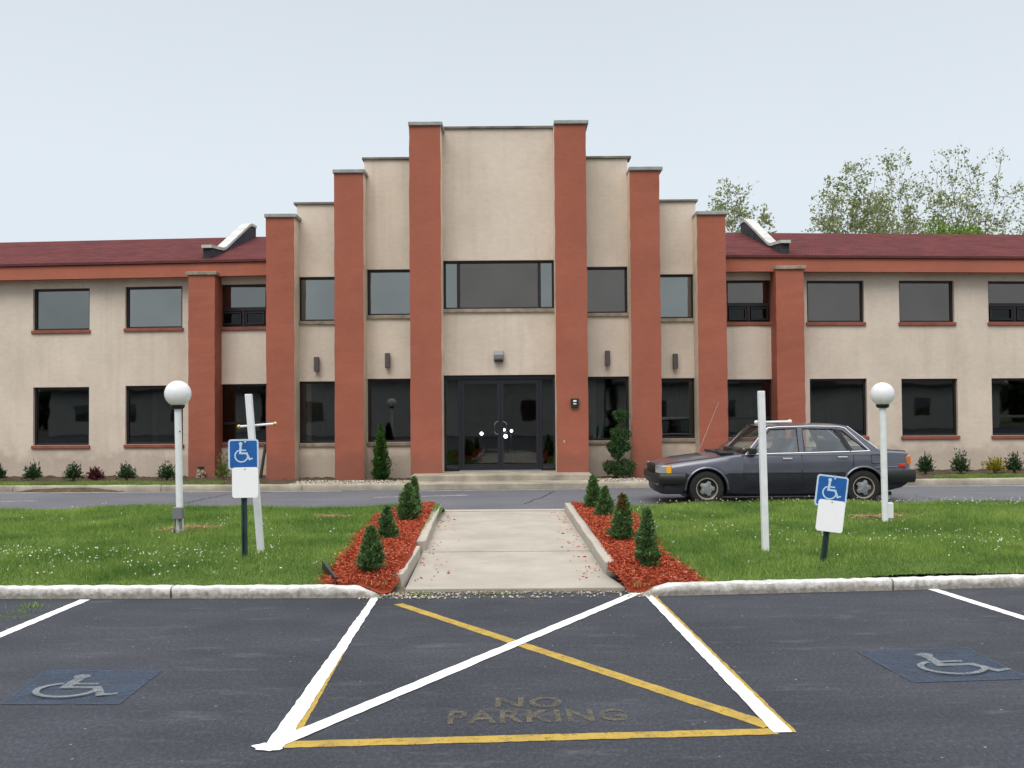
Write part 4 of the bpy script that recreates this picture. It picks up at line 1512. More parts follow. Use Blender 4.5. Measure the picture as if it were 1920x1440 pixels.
# ------------------------------------------------------------------ PLANTS
def conifer(px, pybot, pytop, wpx, lab, seed, mat='conifer', name='dwarf_spruce', cat='shrub', group='young conifers beside the walkway', dens=1.0, zbase=.14, power=.60, brown=False):
    rng = np.random.default_rng(seed)
    b = G(px, pybot, zbase)
    D = b.y + wpx / 2 * b.y / FOC * .6
    x0 = V(px, pybot, D).x
    H = V(px, pytop, D).z - zbase
    R = wpx / 2 * D / FOC * .86
    e = empty(name, (x0, D, zbase), lab, cat, group)
    n = int(2600 * dens)
    t = rng.beta(1.0, 1.55, n)
    # profile: round skirt, narrowing to a leader
    prof = np.minimum(1.0, .55 + .45 * (t / .14)) * (1 - np.maximum(0, (t - .12) / .88)) ** power
    prof = prof * (1 + .16 * np.sin(9 * t * math.pi + seed) * (1 - t))
    th = rng.uniform(0, 2 * math.pi, n)
    lob = 1 + .17 * np.sin(3 * th + 7 * t + seed) + .14 * np.sin(5 * th - 13 * t + 2 * seed) + rng.normal(0, .07, n)
    rr = R * np.maximum(prof, .05) * lob * (1 - rng.random(n) ** 2.2 * .45)
    c = np.stack([x0 + rr * np.cos(th), D + rr * np.sin(th), zbase + .03 + t * H * .97], 1)
    sway = rng.normal(0, .03, 2) * H
    c[:, 0] += sway[0] * t
    c[:, 1] += sway[1] * t
    stray = rng.random(n) < .05
    c[stray, :2] += (c[stray, :2] - np.array([x0, D])) * rng.uniform(.15, .45, (stray.sum(), 1))
    d = np.stack([np.cos(th) * .8, np.sin(th) * .8, np.full(n, .75)], 1)
    v, f = leaf_quads(c, d, rng.uniform(.035, .085, n) * (H / .65) ** .35, rng.uniform(.012, .024, n), rng, lean=.38)
    # dense inner mass of darker twigs
    m = int(n * .35)
    t2 = rng.beta(1.0, 1.5, m)
    rr2 = R * .6 * np.minimum(1, .5 + .5 * (t2 / .14)) * (1 - np.maximum(0, (t2 - .12) / .88)) ** power * np.sqrt(rng.random(m))
    th2 = rng.uniform(0, 6.28, m)
    c2 = np.stack([x0 + rr2 * np.cos(th2), D + rr2 * np.sin(th2), zbase + .03 + t2 * H * .93], 1)
    v2, f2 = leaf_quads(c2, rng.normal(0, 1, (m, 3)), .10, .05, rng)
    if brown:                        # winter-burnt leader
        tip_ = (t > .66) & (np.cos(th) < .5)
        keep = ~tip_
        np_obj('browned_tip', v.reshape(-1, 4, 3)[tip_].reshape(-1, 3), np.arange(4 * tip_.sum()).reshape(-1, 4), M['burnt'], e)
        v = v.reshape(-1, 4, 3)[keep].reshape(-1, 3)
        f = np.arange(len(v)).reshape(-1, 4)
    np_obj('foliage', np.concatenate([v, v2]), np.concatenate([f, f2 + len(v)]), M[mat], e)
    mb = MB()
    mb.tube([(x0, D, zbase - .05), (x0, D, zbase + H * .5), (x0, D, zbase + H * .9)], [.02, .012, .004], 8)
    mb.build('trunk', M['trunk_brown'], e, smooth=True)
    return e
cl = [
    (694, 1077, 988, 50, 'dwarf conifer nearest the kerb in the left mulch bed', 11),
    (727, 1019, 951, 38, 'second dwarf conifer from the kerb in the left mulch bed', 12),
    (763, 979, 908, 44, 'broad dwarf conifer third from the kerb in the left mulch bed', 13),
    (776, 968, 895, 28, 'slim dwarf conifer at the far end of the left mulch bed', 14),
    (1216, 1066, 955, 46, 'tallest dwarf conifer nearest the kerb in the right mulch bed', 15),
    (1166, 1019, 927, 46, 'dwarf conifer with a browned tip second from the kerb in the right bed', 16),
    (1135, 977, 914, 36, 'small dwarf conifer third from the kerb in the right mulch bed', 17),
    (1112, 957, 892, 36, 'dwarf conifer at the far end of the right mulch bed near the road', 18)]
for (a, b, c, d, l_, s_) in cl:
    conifer(a, b, c, d, l_, s_, brown=(s_ == 16))
conifer(714, 901, 793, 38, 'tall narrow arborvitae standing against the wall left of the entrance', 31, 'arbor', 'arborvitae', 'shrub', None, 1.3, .07, .62)

def ball_leaves(c, r, n, rng, ln, wd, flat=1.0):
    d = rng.normal(0, 1, (n, 3))
    d /= np.linalg.norm(d, axis=1, keepdims=True)
    rr = r * (1 - rng.random(n) ** 2 * .5) * (1 + .12 * np.sin(4 * d[:, 0] * 2 + 3 * d[:, 2]) + rng.normal(0, .05, n))
    p = np.array(c) + d * rr[:, None] * np.array([1, 1, flat])
    return leaf_quads(p, d, rng.uniform(.7, 1.3, n) * ln, wd, rng, lean=.7)

# cloud-pruned topiary beside the right tall pilaster
rng = np.random.default_rng(50)
TD = 21.35
base = V(1158, 888, TD)
tp = empty('topiary', (base.x, TD, .07), 'cloud pruned topiary with stacked leafy balls right of the entrance', 'shrub')
balls = [(1163, 780, 15), (1162, 815, 19), (1150, 838, 14), (1171, 838, 11), (1157, 850, 13), (1144, 876, 15), (1172, 876, 19), (1156, 882, 12)]
for (px, py, r_) in balls:
    c = V(px, py, TD + rng.uniform(-.08, .08))
    r = r_ * TD / FOC
    v, f = ball_leaves(c, r, int(1100 * (r / .2) ** 1.5), rng, .05, .022, .85)
    np_obj('leaf_ball', v, f, M['topiary'], tp)
mb = MB()
P_ = lambda x, y: V(x, y, TD)
mb.tube([P_(1156, 897), P_(1160, 870), P_(1158, 850), P_(1162, 820), P_(1163, 785)], [.035, .03, .024, .018, .012], 8)
mb.tube([P_(1158, 880), P_(1146, 873)], .014, 6)
mb.tube([P_(1160, 872), P_(1172, 874)], .014, 6)
mb.tube([P_(1159, 850), P_(1150, 838)], .012, 6)
mb.tube([P_(1159, 850), P_(1171, 838)], .012, 6)
mb.build('trunk', M['trunk_brown'], tp, smooth=True)

# small shrubs in the facade bed
def shrub(px, pybot, pytop, wpx, mat, lab, seed, D, name='shrub', n=700, leaf=(.075, .028)):
    rng = np.random.default_rng(seed)
    b = V(px, pybot, D)
    zb_ = .075
    H = max(.2, V(px, pytop, D).z - zb_) * .92
    R = wpx / 2 * D / FOC * .84
    e = empty(name, (b.x, D, zb_), lab, 'shrub', 'small shrubs along the front wall')
    th = rng.uniform(0, 6.283, n)
    ph = np.arccos(rng.uniform(-.1, 1, n))
    rad = rng.random(n) ** .45
    spike = 1 + .28 * np.sin(th * 4 + ph * 6 + seed) + rng.normal(0, .12, n)
    rr = rad * spike
    c = np.stack([b.x + R * rr * np.sin(ph) * np.cos(th), D + R * rr * np.sin(ph) * np.sin(th), zb_ + .02 + (H - .05) * (.15 + .85 * np.abs(rr) * np.cos(ph))], 1)
    d = np.stack([np.sin(ph) * np.cos(th), np.sin(ph) * np.sin(th), np.cos(ph) + .5], 1)
    v, f = leaf_quads(c, d, rng.uniform(.7, 1.4, n) * leaf[0], leaf[1], rng, lean=.35)
    np_obj('foliage', v, f, M[mat], e)
    mb = MB()
    for k in range(6):
        a = k * 1.05 + seed
        mb.tube([(b.x, D, zb_ - .06), (b.x + R * .45 * math.cos(a), D + R * .45 * math.sin(a), zb_ + H * .6)], [.012, .005], 5)
    mb.build('stem', M['trunk_brown'], e)
yb_ = lambda x, off: Yw(x, 22.2 + off)
def sh(px, pb, pt, w, mat, lab, seed, **k):
    x = (px - 965) / FOC * 22.3
    shrub(px, pb, pt, w, mat, lab, seed, Yw(x, 21.7), **k)
sh(-4, 898, 870, 34, 'shrub', 'dark green shrub cut by the left edge of the picture', 1)
sh(62, 897, 867, 36, 'shrub', 'round dark green shrub below the leftmost ground floor window', 2)
sh(138, 895, 866, 36, 'shrub', 'dark green shrub just left of the purple leaved shrub', 3)
sh(179, 900, 875, 32, 'shrub_red', 'low purple leaved shrub in the left bed', 4)
sh(237, 894, 866, 38, 'shrub', 'dark green shrub right of the purple leaved shrub', 5)
sh(313, 892, 866, 38, 'shrub', 'dark green shrub behind the left globe lamp post', 6)
sh(1735, 875, 848, 34, 'shrub', 'dark green shrub just behind the rear of the car', 7)
sh(1801, 872, 846, 36, 'shrub', 'dark green shrub left of the golden yellow shrub', 8)
sh(1866, 879, 853, 44, 'shrub_gold', 'golden yellow shrub in the right bed', 9)
sh(1902, 873, 846, 36, 'shrub', 'dark green shrub right of the golden yellow shrub', 10)
sh(2075, 872, 844, 36, 'shrub', 'dark green shrub past the right edge of the picture', 12)
sh(418, 893, 845, 32, 'shrub_lime', 'sparse lime green shrub between the disabled sign and a pilaster', 11, n=260)

# ------------------------------------------------------------------ GRASS
rng = np.random.default_rng(1)
def blades(x, y, z, hmin, hmax, w, rng):
    n = len(x)
    a = rng.uniform(0, 2 * math.pi, n)
    h = rng.uniform(hmin, hmax, n)
    lean = rng.normal(0, .45, (n, 2)) * h[:, None]
    w = w * rng.uniform(.7, 1.3, n)
    dx, dy = np.cos(a) * w, np.sin(a) * w
    v = np.stack([np.stack([x - dx, y - dy, z - .01], 1), np.stack([x + dx, y + dy, z - .01], 1),
                  np.stack([x + lean[:, 0], y + lean[:, 1], z + h], 1)], 1).reshape(-1, 3)
    return v, np.arange(3 * n).reshape(-1, 3)
N = 580000
x = rng.uniform(-12.9, 12.9, N)
y = 8.5 + (LAWN_FAR + .05 - 8.5) * rng.random(N) ** 1.12
k = np.abs(x) < y * .56 + 3.2
k &= ~in_poly(x + rng.normal(0, .03, N), y + rng.normal(0, .03, N), bed_left) & ~in_poly(x + rng.normal(0, .03, N), y + rng.normal(0, .03, N), bed_right)
ky = np.where(x < 0, 8.42 + .03 * (-1.2 - x), 8.40 + .085 * (x - 1.13))
k &= y > ky + .115
k &= (x < -1.12) | (x > 1.06)
bare = np.zeros(N, bool)
lampL, lampR = G(350, 1000, .12), G(1650, 975, .12)
for (q, rx, ry) in ((lampL, .28, .16), (lampR, .3, .12), (G(620, 976, .12), .22, .12)):
    bare |= (((x - q.x) / rx) ** 2 + ((y - q.y) / ry) ** 2 < 1) & (rng.random(N) < .85)
k &= ~bare
x, y = x[k], y[k]
# clumpy height field
cl_ = .5 + .5 * np.sin(x * 2.1 + 1.3 * np.sin(y * 1.7)) * np.sin(y * 2.6 + np.sin(x * 3.3))
edge = np.clip((y - np.where(x < 0, 8.42 + .03 * (-1.2 - x), 8.40 + .085 * (x - 1.13)) - .11) / .4, .6, 1)
v, f = blades(x, y, lawn_z(x, y), .022, .058, .0045, rng)
hs = (.75 + .7 * cl_) * edge
tip = np.arange(2, len(v), 3)
v[tip, 2] = lawn_z(x, y) + (v[tip, 2] - lawn_z(x, y)) * hs
tag(np_obj('lawn_grass', v, f, M['grass']), 'short mown green grass covering the island either side of the walkway', 'grass', kind='stuff')
# strips of grass in the building bed
N = 60000
x = rng.uniform(-14, 14, N)
fk = FK + KS * .55 * np.maximum(0, np.abs(x) - KX)
y = fk + .16 + rng.random(N) * .75 * (1 + .2 * np.sin(x * 2))
k = ((x < -6.1) | (x > 8.9))
x, y = x[k], y[k]
v, f = blades(x, y, np.full(len(x), .10), .03, .08, .006, rng)
tag(np_obj('bed_grass', v, f, M['grass']), 'narrow strips of green grass between the far kerb and the beds', 'grass', kind='stuff')
# dry straw at the lamp feet
xs_, ys_ = [], []
for (q, rx, ry, n) in ((lampL, .32, .16, 1100), (lampR, .34, .13, 500), (G(620, 976, .12), .25, .12, 260)):
    xs_.append(q.x + rng.normal(0, .5, n) * rx)
    ys_.append(q.y + rng.normal(0, .5, n) * ry)
x, y = np.concatenate(xs_), np.concatenate(ys_)
c = np.stack([x, y, lawn_z(x, y) + rng.uniform(.01, .05, len(x))], 1)
v, f = leaf_quads(c, rng.normal(0, 1, (len(x), 3)) * np.array([1, 1, .3]), rng.uniform(.06, .14, len(x)), .007, rng, lean=.1)
tag(np_obj('dry_straw', v, f, M['straw']), 'dry straw lying around the feet of the globe lamps', 'straw', kind='stuff')
# clover flowers
cx_, cy_ = [], []
def patch(px, py, sx, sy, n):
    q = G(px, py, .15)
    cx_.append(rng.normal(q.x, sx, n))
    cy_.append(rng.normal(q.y, sy, n))
patch(120, 1045, 1.0, .30, 130)
patch(280, 1060, .9, .25, 60)
patch(380, 1045, .4, .2, 40)
patch(180, 1080, .9, .1, 25)
patch(60, 960, 1.5, 1.0, 60)
patch(560, 1000, .9, 1.1, 50)
patch(1260, 990, .6, .9, 40)
patch(1330, 945, 1.2, .35, 70)
patch(1800, 945, 1.4, .35, 150)
patch(1720, 1015, .9, .4, 55)
patch(1480, 1000, 1.0, .8, 30)
patch(1850, 1030, .9, .5, 45)
x, y = np.concatenate(cx_), np.concatenate(cy_)
k = ~in_poly(x, y, bed_left) & ~in_poly(x, y, bed_right) & (y > kerbY(0) + .45) & (y < LAWN_FAR) & ((x < -1.2) | (x > 1.15))
x, y = x[k], y[k]
z = lawn_z(x, y) + rng.uniform(.055, .09, len(x))
vs, fs = [], []
for s in (0, 1, 2):
    c = np.stack([x, y, z], 1)
    v, f = leaf_quads(c + rng.normal(0, .003, c.shape), rng.normal(0, 1, c.shape), .0145, .0145, rng)
    fs.append(f + sum(len(q) for q in vs))
    vs.append(v)
tag(np_obj('clover_flowers', np.concatenate(vs), np.concatenate(fs), M['clover']), 'tiny white clover flowers scattered over the lawn', 'flowers', kind='stuff')

# gravel and debris
def stones(x, y, z, smin, smax, rng):
    n = len(x)
    s = rng.uniform(smin, smax, n)
    base = np.array([[1, 0, 0], [-1, 0, 0], [0, 1, 0], [0, -1, 0], [0, 0, .7], [0, 0, -.7]])
    v = np.stack([x, y, z], 1)[:, None, :] + base[None] * s[:, None, None] * rng.uniform(.6, 1.4, (n, 6, 1))
    tri = np.array([[0, 2, 4], [2, 1, 4], [1, 3, 4], [3, 0, 4], [2, 0, 5], [1, 2, 5], [3, 1, 5], [0, 3, 5]])
    f = (np.arange(n)[:, None, None] * 6 + tri[None]).reshape(-1, 3)
    return v.reshape(-1, 3), f
n = 1500
x = rng.uniform(-1.35, 1.25, n)
y = 8.52 + np.abs(rng.normal(0, 1, n)) * .10 - .16 * (rng.random(n) < .35)
w_ = np.exp(-((x + 1.0) / .35) ** 2) + .35
k = (rng.random(n) < w_) & (y < 8.66)
x, y = x[k], y[k]
v1, f1 = stones(x, y, np.full(len(x), .006), .005, .016, rng)
# gravel in the beds either side of the steps
n = 2600
x = np.where(rng.random(n) < .6, rng.uniform(-4.6, -2.1, n), rng.uniform(1.8, 3.4, n))
y = FK + .18 + rng.random(n) ** 1.6 * .9
v2, f2 = stones(x, y, np.full(n, .115), .01, .032, rng)
tag(np_obj('gravel', np.concatenate([v1, v2]), np.concatenate([f1, f2 + len(v1)]), M['pebble']), 'loose pale gravel at the foot of the walkway and in the wall beds', 'gravel', kind='stuff')
# dirt washed over the kerb on the left, and under the walk end
def dirt_patch(px, py, sx, sy, z, seed, mat='dirt'):
    rnd = random.Random(seed)
    q = G(px, py)
    vs = [(q.x, q.y, z + .02)]
    n = 40
    for ring, rr in ((0, .5), (1, 1.0)):
        for k in range(n):
            t = 2 * math.pi * k / n
            r_ = rr * (1 + rnd.uniform(-.22, .22))
            vs.append((q.x + sx * r_ * math.cos(t), q.y + sy * r_ * math.sin(t), (z + .012 if ring == 0 else -.004)))
    fs = [(0, 1 + k, 1 + (k + 1) % n) for k in range(n)] + [(1 + k, 1 + n + k, 1 + n + (k + 1) % n, 1 + (k + 1) % n) for k in range(n)]
    me = bpy.data.meshes.new('dirt_patch')
    me.from_pydata(vs, [], fs)
    tag(link('dirt_patch', me, M[mat], smooth=True), kind='structure')
dirt_patch(150, 921, 1.3, .30, .07, 1, 'soil')
dirt_patch(235, 920, .5, .2, .10, 2, 'soil')
dirt_patch(960, 1108, 1.25, .075, .006, 4)
dirt_patch(745, 1107, .30, .10, .012, 5)
dirt_patch(1350, 1106, 1.2, .035, .004, 7)
# small weeds along the kerb
vs, fs, o_ = [], [], 0
for (px, py, n, sx) in ((190, 1120, 60, .08), (60, 1138, 40, .10), (40, 1150, 25, .08), (785, 1117, 50, .06), (310, 1120, 30, .05), (20, 1160, 20, .08), (930, 1116, 30, .07)):
    q = G(px, py)
    xx, yy = rng.normal(q.x, sx, n), rng.normal(q.y, sx * .3, n)
    v, f = blades(xx, yy, np.full(n, 0.01), .012, .045, .005, rng)
    vs.append(v)
    fs.append(f + o_)
    o_ += len(v)
tag(np_obj('kerb_weeds', np.concatenate(vs), np.concatenate(fs), M['grass']), 'small green weeds growing from cracks along the kerb', 'weeds', kind='stuff')
# black plastic edging sticking out of the left bed
a, b = G(604, 1072, .12), G(628, 1090, .12)
mb = MB()
n = Vector((.02, .02, 0))
mb.add([a + Vector((0, 0, .10)), a + Vector((0, 0, -.03)), b + Vector((0, 0, -.03)), b + Vector((0, 0, .035)),
        a + n + Vector((0, 0, .10)), a + n + Vector((0, 0, -.03)), b + n + Vector((0, 0, -.03)), b + n + Vector((0, 0, .035))],
       [(0, 1, 2, 3), (7, 6, 5, 4), (0, 4, 5, 1), (1, 5, 6, 2), (2, 6, 7, 3), (3, 7, 4, 0)])
tag(mb.build('bed_edging', M['black'], bevel=.004), 'torn end of black plastic edging poking from the left mulch bed', 'edging')

# ------------------------------------------------------------------ TREES BEHIND THE ROOF
def tree(base, top, half, lab, seed, n_tips, leaves_per, leaf_s, mat, lean=0.0, trunk_r=.20, name='tree', leafmat='spring', group='trees behind the roof', low=.42):
    """limbs divide again and again towards twig ends that fill an uneven dome"""
    rng = np.random.default_rng(seed)
    e = empty(name, base, lab, 'tree', group)
    cz, rz = top * low, top * (1 - low)
    d = rng.normal(0, 1, (n_tips * 3, 3))
    d /= np.linalg.norm(d, axis=1, keepdims=True)
    d = d[d[:, 2] > -.25][:n_tips]
    lump = 1 + .16 * np.sin(3.1 * d[:, 0] * 2 + seed) * np.cos(4 * d[:, 2] + seed) + .10 * np.sin(7 * d[:, 0] + 5 * d[:, 1] + seed)
    rad = (rng.random(len(d)) ** .42) * lump
    T = np.stack([base[0] + lean * top * .3 + d[:, 0] * rad * half, base[1] + d[:, 1] * rad * half, cz + d[:, 2] * rad * rz], 1)
    T[:, 2] *= top / np.percentile(T[:, 2], 99)
    T[:, 2] = np.minimum(T[:, 2], top * 1.01)
    mb = MB()
    ends = []
    def limb(p, q, r0, r1):
        p, q = np.array(p), np.array(q)
        L_ = np.linalg.norm(q - p)
        j = rng.normal(0, .05 * L_, (2, 3))
        m1, m2 = p + (q - p) * .35 + j[0] + [0, 0, -.03 * L_], p + (q - p) * .7 + j[1] + [0, 0, -.03 * L_]
        mb.tube([Vector(p), Vector(m1), Vector(m2), Vector(q)], [r0, r0 * .7 + r1 * .3, r0 * .35 + r1 * .65, r1], 6 if r0 > .04 else 3, caps=False)
    def split(p, idx, r):
        if len(idx) <= 3:
            for i in idx:
                limb(p, T[i], max(.010, r * .8), .006)
                ends.append((T[i], T[i] - np.array(p)))
                ends.append((np.array(p) * .35 + T[i] * .65, T[i] - np.array(p)))
            return
        k = 3 if len(idx) > 40 and rng.random() < .5 else 2
        c = T[rng.choice(idx, k, replace=False)]
        for _ in range(4):
            lab_ = np.argmin(((T[idx][:, None, :] - c[None]) ** 2).sum(2), 1)
            c = np.array([T[idx][lab_ == q].mean(0) if (lab_ == q).any() else c[q] for q in range(k)])
        for q in range(k):
            sub = idx[lab_ == q]
            if not len(sub): continue
            n_ = np.array(p) + (c[q] - np.array(p)) * (.42 if len(sub) > 8 else .6)
            rr = max(.012, r * (len(sub) / len(idx)) ** .45)
            limb(p, n_, rr, rr * .8)
            if len(sub) < 12: ends.append((n_, n_ - np.array(p)))
            split(n_, sub, rr * .8)
    fork = np.array([base[0] + lean * top * .08, base[1], top * .26])
    limb(base, fork, trunk_r, trunk_r * .8)
    split(fork, np.arange(len(T)), trunk_r * .8)
    mb.build('trunk', M[mat], e, smooth=True, fixn=False)
    E = np.array([q[0] for q in ends])
    Dv = np.array([q[1] / (np.linalg.norm(q[1]) + 1e-6) for q in ends])
    c = np.repeat(E, leaves_per, 0) + rng.normal(0, .13, (len(E) * leaves_per, 3))
    Dv = np.repeat(Dv, leaves_per, 0)
    keep = rng.random(len(c)) < .8
    c, Dv = c[keep], Dv[keep]
    v, f = leaf_quads(c, Dv, leaf_s * rng.uniform(.6, 1.4, len(c)), leaf_s * .62 * rng.uniform(.6, 1.3, len(c)), rng, lean=.9)
    np_obj('crown', v, f, M[leafmat], e)
    return e
TY = 46.0
def fit(px, pytop, wpx, D, *a, **k):
    t = V(px, pytop, D)
    return tree((t.x, D, 0), t.z, wpx / 2 * D / FOC, *a, **k)
fit(1382, 350, 158, TY, 'small thinly leaved tree rising just right of the stepped pilasters', 101, 360, 6, .16, 'bark_grey', trunk_r=.14, low=.60)
fit(1592, 318, 180, TY, 'rounded tree with fresh leaves left in the clump of three', 102, 680, 6, .16, 'bark_grey', trunk_r=.17, low=.55)
fit(1688, 298, 215, TY + 2, 'tall pale barked tree in the middle of the clump of three', 103, 640, 5, .16, 'bark_grey', trunk_r=.19, low=.58)
fit(1792, 287, 220, TY + 1, 'leaning sparse tree on the right of the clump of three', 104, 600, 4, .155, 'trunk_brown', trunk_r=.20, low=.56, lean=.10)
fit(1985, 335, 215, TY, 'thinly leaved tree cut by the right edge of the picture', 105, 560, 5, .16, 'trunk_brown', trunk_r=.20, low=.55)
# bright bushes that just clear the ridge
def big_bush(px0, px1, pytop, D, lab, seed, mat, n):
    rng = np.random.default_rng(seed)
    a, b = V(px0, pytop, D), V(px1, pytop, D)
    e = empty('tall_bush', ((a.x + b.x) / 2, D, 0), lab, 'bush', 'bushes behind the roof')
    W_ = (b.x - a.x)
    H = a.z
    c, d = [], []
    k = 44
    for i in range(k):
        cx = a.x + W_ * rng.random()
        edge_ = 1 - (2 * (cx - a.x) / W_ - 1) ** 4 * .25
        cz = H * rng.uniform(.62, .94) * edge_
        r_ = rng.uniform(.40, .75)
        m = n // k
        q = rng.normal(0, 1, (m, 3))
        q /= np.linalg.norm(q, axis=1, keepdims=True)
        c.append(np.array([cx, D + rng.normal(0, .5), cz]) + q * r_ * (rng.random(m) ** .4)[:, None])
        d.append(q)
    c, d = np.concatenate(c), np.concatenate(d)
    v, f = leaf_quads(c, d, rng.uniform(.12, .26, len(c)), .11, rng, lean=.6)
    np_obj('foliage', v, f, M[mat], e)
    mb = MB()
    for i in range(6):
        xx = a.x + W_ * (i + .5) / 6
        mb.tube([(xx, D, 0), (xx + rng.normal(0, .3), D, H * .75)], [.06, .02], 6)
    mb.build('stem', M['trunk_brown'], e)
big_bush(1698, 1832, 417, 40, 'bright green bush showing over the ridge below the clump of trees', 7, 'far_leaf', 9000)
big_bush(1838, 1900, 421, 41, 'paler sparse bush right of the bright green bush', 8, 'spring', 2600)

# ------------------------------------------------------------------ CAR
def car():
    NEAR = 15.9
    Xf = V(1233, 900, NEAR).x
    root = empty('parked_car', (Xf, NEAR + .845, 0), 'dark grey blue four door sedan parked on the driveway facing left', 'car')
    paintm = Mat('car_paint', 0.30, 0.35, 0.5, 0.8)
    paintm.b.inputs['Coat Roughness'].default_value = 0.06
    dust = paintm.noise(paintm.pos(), 2.5, 6, .65)
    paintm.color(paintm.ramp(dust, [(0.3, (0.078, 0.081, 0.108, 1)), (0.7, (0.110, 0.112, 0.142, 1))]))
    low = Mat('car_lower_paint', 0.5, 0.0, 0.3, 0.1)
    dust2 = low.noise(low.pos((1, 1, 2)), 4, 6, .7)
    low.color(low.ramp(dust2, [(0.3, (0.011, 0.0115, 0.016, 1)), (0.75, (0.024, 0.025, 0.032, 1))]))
    PM, LM = paintm.m, low.m
    M['amber'] = plain('amber_lens', (0.85, 0.42, 0.02), 0.25)
    M['redlens'] = plain('red_lens', (0.62, 0.035, 0.02), 0.25)
    M['orange'] = plain('orange_lens', (0.62, 0.16, 0.02), 0.25)
    M['headlens'] = plain('headlamp_lens', (0.50, 0.52, 0.55), 0.12, 0.5)
    M['hubcap'] = plain('hubcap_silver', (0.33, 0.34, 0.35), 0.4, 0.6, var=.25)
    M['rimtan'] = plain('rim_ring', (0.46, 0.37, 0.31), 0.4, 0.5)
    M['seat_cloth'] = plain('seat_cloth', (0.16, 0.18, 0.21), 0.9)
    M['cowl'] = plain('black_cowl', (0.010, 0.010, 0.011), 0.7)
    hub = {}
    def B(mb, name, m, par=root, **k):
        o = mb.build(name, m, None, **k)
        o.parent = par
        return o
    # stations: s, halfwidth, z bottom, z shoulder, z top centre
    S = [(.06, .70, .34, .655, .690), (.10, .775, .28, .675, .715), (.20, .805, .245, .69, .745), (.45, .825, .205, .732, .800), (.82, .838, .19, .785, .850), (1.15, .842, .18, .838, .892),
         (1.42, .845, .17, .873, .912), (1.9, .845, .165, .884, .90), (2.4, .845, .165, .893, .90), (2.9, .845, .17, .905, .905), (3.3, .843, .18, .920, .925), (3.6, .838, .20, .930, .955),
         (3.9, .825, .24, .918, .950), (4.08, .81, .28, .905, .938), (4.17, .79, .33, .895, .925), (4.205, .76, .36, .87, .895)]
    ZC = .540
    def sec(s):
        for a, b in zip(S[:-1], S[1:]):
            if a[0] <= s <= b[0]:
                t = (s - a[0]) / (b[0] - a[0])
                return [a[i] + (b[i] - a[i]) * t for i in range(1, 5)]
        return list(S[0][1:]) if s < S[0][0] else list(S[-1][1:])
    def half(s):
        hw, zb, zs, zt_ = sec(s)
        zc = max(ZC, zb + .12)
        return [(0.0, zb), (hw - .10, zb), (hw - .030, zb + .035), (hw - .006, zb + .13), (hw, zc - .012), (hw - .004, zc + .012), (hw - .008, zc + (zs - zc) * .55), (hw - .030, zs - .03), (hw - .055, zs), (hw - .10, zs + .012), (hw * .55, zt_ - .010), (0.0, zt_)]
    ss = sorted(set([s[0] for s in S] + [.3, .6, 1.0, 1.28, 1.65, 2.15, 2.65, 3.1, 3.45, 3.75, 4.0]))
    vs, fs, mi = [], [], []
    prof0 = half(1.0)
    nh = len(prof0)
    ring = 2 * nh - 2
    for s in ss:
        h = half(s)
        nose = .05 * (1 if s < .12 else 0)
        pts = [(-y, z) for y, z in h] + [(y, z) for y, z in reversed(h[1:-1])]
        for (y, z) in pts:
            sx = s
            if s <= .10: sx = s - .05 * (1 - (abs(y) / .78) ** 2) + (.0 if z < .6 else .03 * (z - .6) / .1)
            vs.append((sx, y, z))
    for i in range(len(ss) - 1):
        for k in range(ring):
            k2 = (k + 1) % ring
            fs.append((i * ring + k, i * ring + k2, (i + 1) * ring + k2, (i + 1) * ring + k))
            kk = k if k < nh - 1 else ring - 1 - k
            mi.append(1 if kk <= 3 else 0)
    fs += [tuple(range(ring)), tuple((len(ss) - 1) * ring + k for k in reversed(range(ring)))]
    mi += [0, 0]
    mb = MB()
    mb.add(vs, fs, mi)
    body = B(mb, 'body', [PM, LM, M['black']], smooth=True, angle=28)
    # wheel wells
    for sx in (.82, 3.41):
        for sgn in (-1, 1):
            cm = MB()
            cm.lathe([(.0005, 0), (.335, 0), (.335, .30), (.0005, .30)], (sx, sgn * .72 - .15, .285), 'y', 40)
            c = cm.build('cutter', M['black'], None)
            c.data.materials.clear()
            for m in (PM, LM, M['black']): c.data.materials.append(m)
            for p in c.data.polygons: p.material_index = 2
            c.parent = root
            md = body.modifiers.new('well', 'BOOLEAN')
            md.object = c
            md.operation = 'DIFFERENCE'
            md.solver = 'EXACT'
            hub[(sx, sgn)] = c
    bpy.context.view_layer.update()
    me2 = bpy.data.meshes.new_from_object(body.evaluated_get(bpy.context.evaluated_depsgraph_get()))
    body.modifiers.clear()
    old = body.data
    body.data = me2
    bpy.data.meshes.remove(old)
    for c in hub.values():
        d = c.data
        bpy.data.objects.remove(c)
        bpy.data.meshes.remove(d)
    # side skin points (near side is -Y)
    def skin(s, z, off=0.0, sgn=-1):
        h = half(s)[1:9]
        y = h[-1][0]
        for (a, b) in zip(h[:-1], h[1:]):
            if a[1] <= z <= b[1]:
                y = a[0] + (b[0] - a[0]) * (z - a[1]) / max(1e-6, b[1] - a[1])
                break
        return Vector((s, sgn * (y + off), z))
    def strip(pts, w, off, name, m, par, th=.008, sgn=-1):
        mb = MB()
        q = [skin(s, z, off, sgn) for s, z in pts]
        mb.tube(q, w / 2, 6)
        return B(mb, name, m, par, smooth=True)
    # doors: skins 5 mm proud with a dark gap round them
    doors = []
